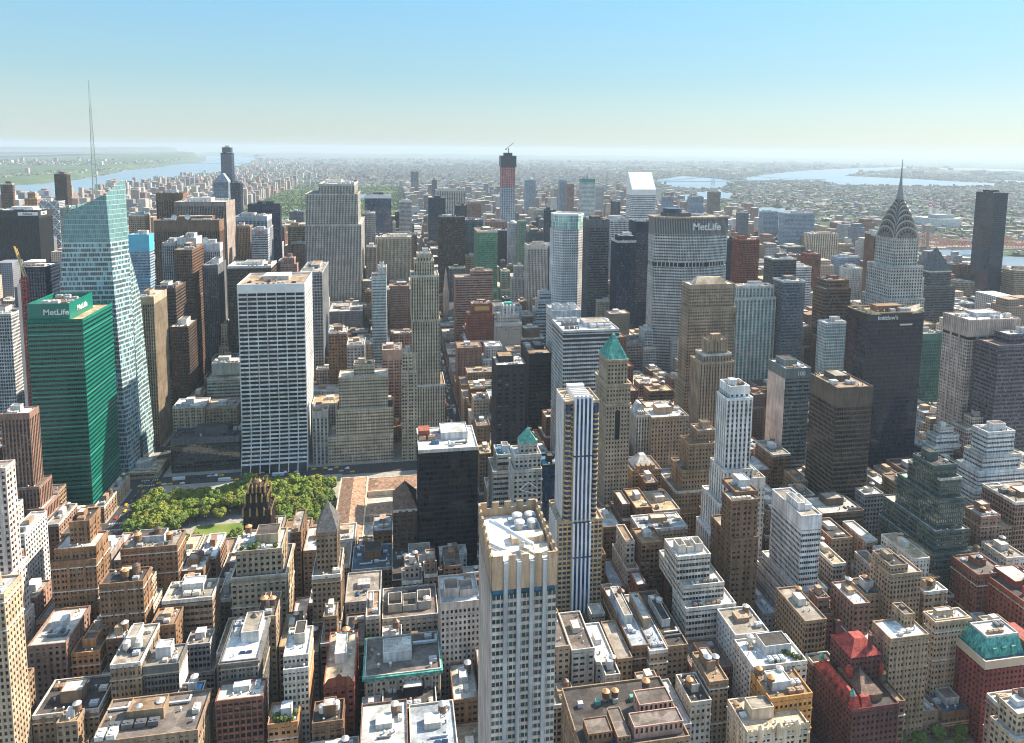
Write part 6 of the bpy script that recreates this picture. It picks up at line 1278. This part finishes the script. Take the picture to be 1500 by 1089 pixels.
addfar(1500,-2050,-830,2060,6300,lambda x,y:rr.choice([rr.uniform(18,35),rr.uniform(25,55),rr.uniform(45,95) if rr.random()<.6 else 30]),lambda x,y:rr.uniform(18,36))
addfar(160,-900,-832,2100,6200,lambda x,y:rr.uniform(45,95),lambda x,y:rr.uniform(20,34))
addfar(260,66,120,2080,6200,lambda x,y:rr.uniform(40,70),lambda x,y:rr.uniform(20,30))
addfar(700,-2000,-560,900,2060,lambda x,y:rr.choice([rr.uniform(15,40),rr.uniform(30,80),rr.uniform(60,140) if rr.random()<.3 else 30]),lambda x,y:rr.uniform(16,34))
addfar(1300,560,1260,800,2060,lambda x,y:max(15,min(hallow(x-14,x+14,y-14,y+14),rr.choice([rr.uniform(15,40),rr.uniform(40,100),rr.uniform(70,150) if rr.random()<.75 else 50]))),lambda x,y:rr.uniform(16,34),lambda x,y:clash(x-30,x+30,y-30,y+30))
addfar(6000,-2400,3200,6200,13500,lambda x,y:rr.choice([rr.uniform(8,20)]*3+[rr.uniform(20,55)]),lambda x,y:rr.uniform(16,40))
addfar(9000,1950,11000,1600,9500,lambda x,y:rr.choice([rr.uniform(6,12)]*7+[rr.uniform(12,34)]),lambda x,y:rr.choice([rr.uniform(9,18)]*3+[rr.uniform(16,40)]))
addfar(3600,-4000,14000,9500,22000,lambda x,y:rr.choice([rr.uniform(7,16)]*7+[rr.uniform(20,60)]),lambda x,y:rr.uniform(30,110))
NJ=[]
addfar(900,-9000,-3050,4500,12000,lambda x,y:rr.choice([rr.uniform(7,14)]*6+[rr.uniform(20,70) if rr.random()<.5 else 12]),lambda x,y:rr.uniform(16,50))
def hill_z(x,y): return 46 if x<-3300 and 3000<y<9500 else (85 if x<-3700 and y>=9500 else 0)
FC=[(.42,.33,.25),(.30,.22,.17),(.5,.44,.38),(.25,.15,.11),(.60,.56,.52),(.36,.34,.33),(.22,.23,.26),(.48,.38,.30),(.34,.20,.15)]
def px(f): w_=proj(f[0],f[1],f[4])[2]; return f[2]*f[4]/w_**2
FAR.sort(key=px,reverse=True)
m=MB(); cols=[]; rr=random.Random(44)
UN={}
seen=[]
ni=0
def place(x,y):
    if x<-2950: return 'dense river bluff'
    if y>6200: return 'far uptown flats'
    if x>1800: return 'low district beyond the river'
    if x>660 and y<2070: return 'river edge right of the spire tower'
    if x<-560 and y<2070: return 'river edge left of the crystal tower'
    if x<0: return 'dense blocks left of the long park'
    return 'dense blocks right of the long park'
for k,f in enumerate(FAR):
    x,y,a,bb,h=f; z0=hill_z(x,y)-3 if x<-3000 else .0
    c=rr.choice(FC); 
    if x>1900 or y>6300: c=tuple(v*rr.uniform(.8,1.25) for v in c)
    if ni<290 and h>34 and y<6300:
        key=(FC.index(c) if c in FC else 0)
        cn={0:'tan',1:'brown',2:'pale tan',3:'dark brick',4:'pale',5:'grey',6:'slate',7:'sandy',8:'red brick'}[key]
        q=MB(); q.box(-a/2,a/2,-bb/2,bb/2,0,h); s=rr.random()
        if s<.5: q.box(-a*.25,a*.25,-bb*.25,bb*.25,h,h+rr.uniform(4,8))
        if s<.25: q.box(-a*.36,a*.36,-bb*.36,bb*.36,h+.02,h+9 if h>60 else h+4)
        lab=f"{'tall' if h>75 else 'mid height'} {cn} apartment tower in the {place(x,y)}"
        o=thing('apartment_tower',lab,'apartment tower',(x,y,z0),'distant apartment towers',q.mesh('apartment_tower',[MF]),c); 
        ca=o.data.color_attributes.new('col','FLOAT_COLOR','CORNER'); ca.data.foreach_set('color',[1.0]*(4*len(o.data.loops))); ni+=1
    else:
        m.box(x-a/2,x+a/2,y-bb/2,y+bb/2,z0,z0+h); t=rr.choice([(.26,.25,.23),(.16,.15,.14),(.36,.34,.31),(.20,.16,.13)] if y>6200 or x>1800 or x<-2900 else [(.4,.38,.35),(.3,.27,.24),(.55,.53,.5)]); cols+=[c]*4+[t]
o=m.build('far_city',MF,None,(1,1,1),kind='stuff'); ca=o.data.color_attributes.new('col','FLOAT_COLOR','CORNER'); flat=[]
for c in cols: flat+=[*c,1]*4
ca.data.foreach_set('color',flat); o['label']='hazy mass of low far buildings reaching to the horizon'; o['category']='far city'
# ---------------- trees
def crown(seed,R_,H,n,leaf):
    r=random.Random(seed); m=MB(); lobes=[(Vector((0,0,0)),R_*.6)]+[(Vector((math.cos(a)*R_*.55*r.uniform(.7,1.1),math.sin(a)*R_*.55*r.uniform(.7,1.1),r.uniform(-.25,.35)*H)),R_*r.uniform(.34,.5)) for a in [i*6.283/7+r.uniform(-.3,.3) for i in range(7)]]+[(Vector((r.uniform(-.3,.3)*R_,r.uniform(-.3,.3)*R_,.42*H)),R_*.4)]
    for i in range(n):
        c,rad=r.choice(lobes); z=r.uniform(-.7,1); a=r.uniform(0,6.283); q=math.sqrt(max(0,1-z*z)); k=rad*r.uniform(.6,1.0)
        nrm=Vector((q*math.cos(a),q*math.sin(a),z)); p=c+nrm*k; nn=(nrm+Vector((r.uniform(-.7,.7),r.uniform(-.7,.7),r.uniform(-.2,.8)))).normalized(); u=nn.orthogonal().normalized(); v=nn.cross(u); s=leaf*r.uniform(.55,1.25)
        m.quad(tuple(p-u*s-v*s*.7),tuple(p+u*s*.8-v*s),tuple(p+u*s+v*s*.7),tuple(p-u*s*.8+v*s))
    return m.mesh('crown',[ML])
def trunk(seed,h):
    r=random.Random(seed); m=MB(); m.cone(0,0,0,h*.55,.42,.28,7)
    for i in range(5):
        a=i*1.3+r.uniform(-.3,.3); m.tube((0,0,h*.5),(math.cos(a)*2.4,math.sin(a)*2.4,h*.95),.14,5)
    return m.mesh('trunk',[MB_])
CRW=[crown(i,6.2,6,1900,.6) for i in range(5)]; TRK=[trunk(i,9) for i in range(3)]
def tree(x,y,s,lab,grp,i,name='park_tree',z=.2,g=None):
    t=thing(name,lab,'tree',(x,y,z),grp,rz=rnd.uniform(0,6.28)); t.scale=(s,s,s*rnd.uniform(.9,1.15))
    link('trunk',TRK[i%3],t,'dkbrown'); link('crown',CRW[i%5],t,g or rnd.choice([(.13,.185,.022),(.16,.20,.025),(.09,.15,.022),(.19,.21,.03)]),(0,0,10.5))
i=0
spots=[]
for row,(yy,xa,xb) in enumerate(((640,-222,-64),(632,-226,-64),(623,-228,-64),(614,-228,-66),(605,-228,-160),(605,-120,-64),(596,-228,-186),(596,-106,-64),(587,-226,-188),(587,-100,-64),(578,-98,-62),(569,-98,-62),(560,-100,-62),(551,-190,-64),(543,-200,-64),(648,-160,-64))):
    x=xa
    while x<=xb:
        spots.append((x+rnd.uniform(-2,2),yy+rnd.uniform(-2,2))); x+=rnd.uniform(7.2,9.6)
for x,y in spots:
    tree(x,y,rnd.uniform(.85,1.25),'leafy green plane tree in the small park among the towers','trees of the small park',i); i+=1
for x,y in [(262,296),(268,300),(274,292),(280,298),(258,288),(286,290),(292,298),(300,292),(268,322),(276,326),(284,325),(250,292),(306,298)]:
    tree(x,y,rnd.uniform(.55,.8),'bright green street tree among the low houses below the red roofed block','street trees by the low houses',i,'street_tree',.17,(.10,.16,.03)); i+=1
# the long park far uptown: one wooded mass
m=MB(); rr=random.Random(55)
for k in range(5200):
    x,y=rr.uniform(PK[0]+6,PK[1]-6),PK[2]+10+(PK[3]-PK[2]-20)*rr.random()**1.25
    if inpoly(x,y,WATER['lake']): continue
    if (math.sin(x*.011+y*.004)+math.sin(y*.0073-x*.006))>1.25: continue
    s=rr.uniform(6,11); c=(x,y,rr.uniform(5,9))
    n=16 if y<3300 else 10
    blob(m,c,s,n,rr,1,.8,.42)
    m.cone(x,y,0,8,.5,.3,4)
o=m.build('wooded_park',ML,None,(.085,.135,.025),kind='stuff'); o['label']='long green wooded park reaching uptown between two walls of buildings'; o['category']='woodland'
m=MB()
for k in range(9000):
    if rr.random()<.74: x,y=rr.uniform(1900,10000),rr.uniform(1500,11500)
    else: x,y=rr.uniform(-9000,-3080),rr.uniform(4500,12500)
    if proj(x,y,0)[0]<-30 or proj(x,y,0)[0]>1530 or any(inpoly(x,y,P) for P in WATER.values()): continue
    s=rr.uniform(7,17); blob(m,(x,y,hill_z(x,y)+5 if x<0 else 4),s,8,rr,1.4,.55,.5)
o=m.build('far_woods',ML,None,(.045,.085,.022),kind='stuff'); o['label']='scattered hazy green trees across the far districts'; o['category']='woodland'
# ---------------- cars
def carmesh(kind):
    m=MB(); L,Wd,h=(4.7,1.85,.85) if kind!='bus' else (11.5,2.5,2.6)
    if kind=='bus': m.prism(rect(-Wd/2,Wd/2,-L/2,L/2),.4,3.0,0,rect(-Wd/2+.1,Wd/2-.1,-L/2+.1,L/2-.1)); m.box(-Wd/2-.02,Wd/2+.02,-L/2+.4,L/2-.4,1.5,2.4,1)
    else:
        m.prism(rect(-Wd/2,Wd/2,-L/2,L/2),.3,.9,0,rect(-Wd/2+.06,Wd/2-.06,-L/2+.12,L/2-.12)); hh=1.45 if kind=='car' else 2.1
        m.prism(rect(-Wd/2+.12,Wd/2-.12,-L*.36,L*.2),.9,hh-.08,1,rect(-Wd/2+.3,Wd/2-.3,-L*.26,L*.08)); m.box(-Wd/2+.28,Wd/2-.28,-L*.27,L*.09,hh-.08,hh,0)
    for sx in (-Wd/2+.1,Wd/2-.1):
        for sy in (-L*.31,L*.31): m.tube((sx-.12,sy,.35),(sx+.12,sy,.35),.35,8,2)
    return m.mesh('car',[MP,MG,MM])
CM={k:carmesh(k) for k in('car','van','bus')}
def car(x,y,rz,where,k='car'):
    c,cn=rnd.choice([((.75,.42,.02),'yellow')]*4+[((.03,.03,.035),'black'),((.7,.7,.7),'white'),((.3,.31,.33),'grey'),((.02,.05,.15),'dark blue'),((.4,.03,.03),'red')])
    nm='taxi' if cn=='yellow' else 'parked_car' if 0 else 'car'
    if k=='bus': c,cn,nm=(.7,.72,.75),'white','bus'
    if k=='van': c,cn,nm=(.75,.75,.73),'white','van'
    thing(nm,f"{cn} {'taxi' if nm=='taxi' else nm} in traffic on {where}",nm,(x,y,.05),'vehicles in the streets',CM[k],c,rz)
for i in range(120):
    y=560+i*6.2; ln_=rnd.choice([-5,-1.7,1.7,5]); car(62+ln_,y+rnd.uniform(-1,1),0,'the long avenue down the middle',rnd.choice(['car']*9+['bus','van']))
for i in range(34): car(-235+i*5.6,690+rnd.choice([-6,-2.5,2.5,6]),math.pi/2,'the wide street beyond the small park',rnd.choice(['car']*6+['van','bus']))
for i in range(34): car(-246+rnd.choice([-5,-1.7,1.7,5]),300+i*12,0,'the avenue left of the small park',rnd.choice(['car']*6+['van']))
for i in range(14): car(388+rnd.choice([-5,5]),330+i*14,0,'the avenue by the bronze tower','car')
# ---------------- bridges and chimneys across the river
def truss_bridge():
    root=thing('truss_bridge','long tan steel truss bridge crossing the river behind the spire tower','bridge',(1430,2060,0))
    a=Vector((-160,14,0)); d=Vector((720,-130,0)); L=(d-a).length; u=(d-a)/L; s=Vector((-u.y,u.x,0))
    P=lambda t,o,z:tuple(a+u*t+s*o+Vector((0,0,z)))
    m=MB()
    for z0,z1 in ((19,21),(26,28)):
        m.poly([P(0,-12,z1),P(L,-12,z1),P(L,12,z1),P(0,12,z1)]); m.poly([P(0,-12,z0),P(L,-12,z0),P(L,-12,z1),P(0,-12,z1)]); m.poly([P(L,12,z0),P(0,12,z0),P(0,12,z1),P(L,12,z1)])
    m.build('deck',MM,root,(.5,.34,.24))
    tw=[270,460,700]; m=MB()
    def top(t):
        q=min(abs(t-x) for x in tw); return 46+32*math.exp(-q/42)
    n=90
    for o in (-11,11):
        for i in range(n):
            t0,t1=L*i/n,L*(i+1)/n; m.tube(P(t0,o,top(t0)),P(t1,o,top(t1)),1.7,4); m.tube(P(t0,o,28),P(t0,o,top(t0)),.9,4); m.tube(P(t0,o,28) if i%2 else P(t0,o,top(t0)),P(t1,o,top(t1)) if i%2 else P(t1,o,28),.8,4)
    m.build('truss',MM,root,(.70,.36,.24))
    for t in tw:
        m=MB()
        for o in (-11,11): m.box(*[v for q in zip(P(t-4,o-2.5,0)[:2],P(t+4,o+2.5,0)[:2]) for v in sorted(q)],0,98)
        for z in (60,92): 
            q0,q1=P(t-3,-9,0),P(t+3,9,0); m.box(min(q0[0],q1[0]),max(q0[0],q1[0]),min(q0[1],q1[1]),max(q0[1],q1[1]),z,z+4,bot=True)
        m.build('tower',MM,root,(.30,.22,.17))
        m=MB(); q=P(t,0,0); m.prism(rect(q[0]-7,q[0]+7,q[1]-16,q[1]+16),0,30); m.build('pier',MW,root,'tan')
truss_bridge()
def susp(name,lab,A,B,zt,zd,tws,col,nh=20):
    root=thing(name,lab,'bridge',(A[0],A[1],0)); a=Vector((0,0,0)); d=Vector((B[0]-A[0],B[1]-A[1],0)); L=d.length; u=d/L; s=Vector((-u.y,u.x,0)); P=lambda t,o,z:tuple(a+u*t+s*o+Vector((0,0,z)))
    m=MB(); m.poly([P(0,-16,zd),P(L,-16,zd),P(L,16,zd),P(0,16,zd)]); m.poly([P(0,-16,zd-7),P(L,-16,zd-7),P(L,-16,zd),P(0,-16,zd)]); m.poly([P(L,16,zd-7),P(0,16,zd-7),P(0,16,zd),P(L,16,zd)]); m.build('deck',MM,root,col)
    for t in tws:
        m=MB()
        for o in (-15,15): m.tube(P(t,o,0),P(t,o,zt),5,6)
        m.tube(P(t,-15,zt-4),P(t,15,zt-4),4,6); m.build('tower',MM,root,col)
    m=MB(); x=[0]+list(tws)+[L]
    for o in (-15,15):
        for t0,t1,i in zip(x,x[1:],range(9)):
            z0=zd if i==0 else zt; z1=zd if i==len(x)-2 else zt; n=14; pr=None
            for k in range(n+1):
                f=k/n; z=z0+(z1-z0)*f-4*f*(1-f)*((zt-zd)*.9 if 0<i<len(x)-2 else 12); q=P(t0+(t1-t0)*f,o,z)
                if pr: m.tube(pr,q,1.8,4)
                pr=q
    m.build('cable',MM,root,col)
susp('suspension_bridge','faint grey suspension bridge over the wide river at the left horizon',(-3950,11500),(-2350,11900),184,65,(330,1390),'bluegrey')
susp('suspension_bridge','long faint bridge over the river right of the slanted white tower',(2300,6300),(4700,7000),96,44,(900,1320),'bluegrey')
for i,(x,y,zt) in enumerate(((2414,2916,88),(2518,2908,124),(2507,2848,122),(2516,2789,123))):
    lab=['red and white banded chimney half hidden beside the spire tower','red and white banded chimney, leftmost of the tall three beyond the river','red and white banded chimney, middle of the tall three beyond the river','red and white banded chimney, rightmost of the tall three beyond the river'][i]
    t=thing('chimney_stack',lab,'chimney',(x,y,0)); m=MB(); m.cone(0,0,0,zt-42,8,6.4,12); m.build('shaft',MP,t,(.62,.60,.58)); m=MB()
    for k in range(3): m.cone(0,0,zt-42+k*14,zt-35+k*14,6.4-.3*k,6.3-.3*k,12)
    m.build('red_band',MP,t,(.55,.05,.05)); m=MB()
    for k in range(3): m.cone(0,0,zt-35+k*14,zt-28+k*14,6.3-.3*k,6.2-.3*k,12)
    m.build('white_band',MP,t,(.75,.73,.72))
t=thing('power_station','pale boxy power station under the banded chimneys','power station',(2420,2750,0)); m=MB(); m.box(0,130,0,150,0,38); m.build('turbine_hall',MW,t,'ltgrey'); m=MB(); m.box(20,110,20,80,38,55); m.build('boiler_house',MW,t,'grey')
# red lattice cranes at the left edge
t=thing('lattice_mast','red and white lattice mast at the left picture edge beside the dark panelled tower','mast',(-355,715,0)); FOOT.append((-360,-350,710,720,200))
m=MB()
for k in range(52): m.box(-2.2,2.2,-2.2,2.2,k*3.9,k*3.9+.5); 
for sx in (-2,2):
    for sy in (-2,2): m.box(sx-.35,sx+.35,sy-.35,sy+.35,0,203)
for k in range(26): m.tube((-2,-2,k*7.8),(2,-2,k*7.8+7.8),.3,4); m.tube((2,-2,k*7.8),(2,2,k*7.8+7.8),.3,4)
m.build('lattice',MP,t,(.42,.07,.05)); m=MB(); m.box(-6,-3.2,-1.5,1.5,0,196); m.build('hoist_rail',MP,t,'pinkw')
m=MB(); m.tube((0,0,203),(-9,4,232),.8,5); m.tube((2,0,203),(-8,6,230),.4,4); m.build('jib',MP,t,(.55,.36,.12))
# ---------------- air
hz=bpy.data.materials.new('haze'); hz.use_nodes=True; n_=hz.node_tree; n_.nodes.remove(n_.nodes['Principled BSDF']); pvn=n_.nodes.new('ShaderNodeVolumePrincipled'); n_.links.new(pvn.outputs[0],n_.nodes['Material Output'].inputs['Volume'])
pvn.inputs['Color'].default_value=(.63,.77,.87,1); pvn.inputs['Density'].default_value=HAZE; pvn.inputs['Anisotropy'].default_value=.1
m=MB(); g=G+400; m.box(-g,g,-3400,g,-2,440,bot=True); o=m.build('haze',hz,kind='stuff')
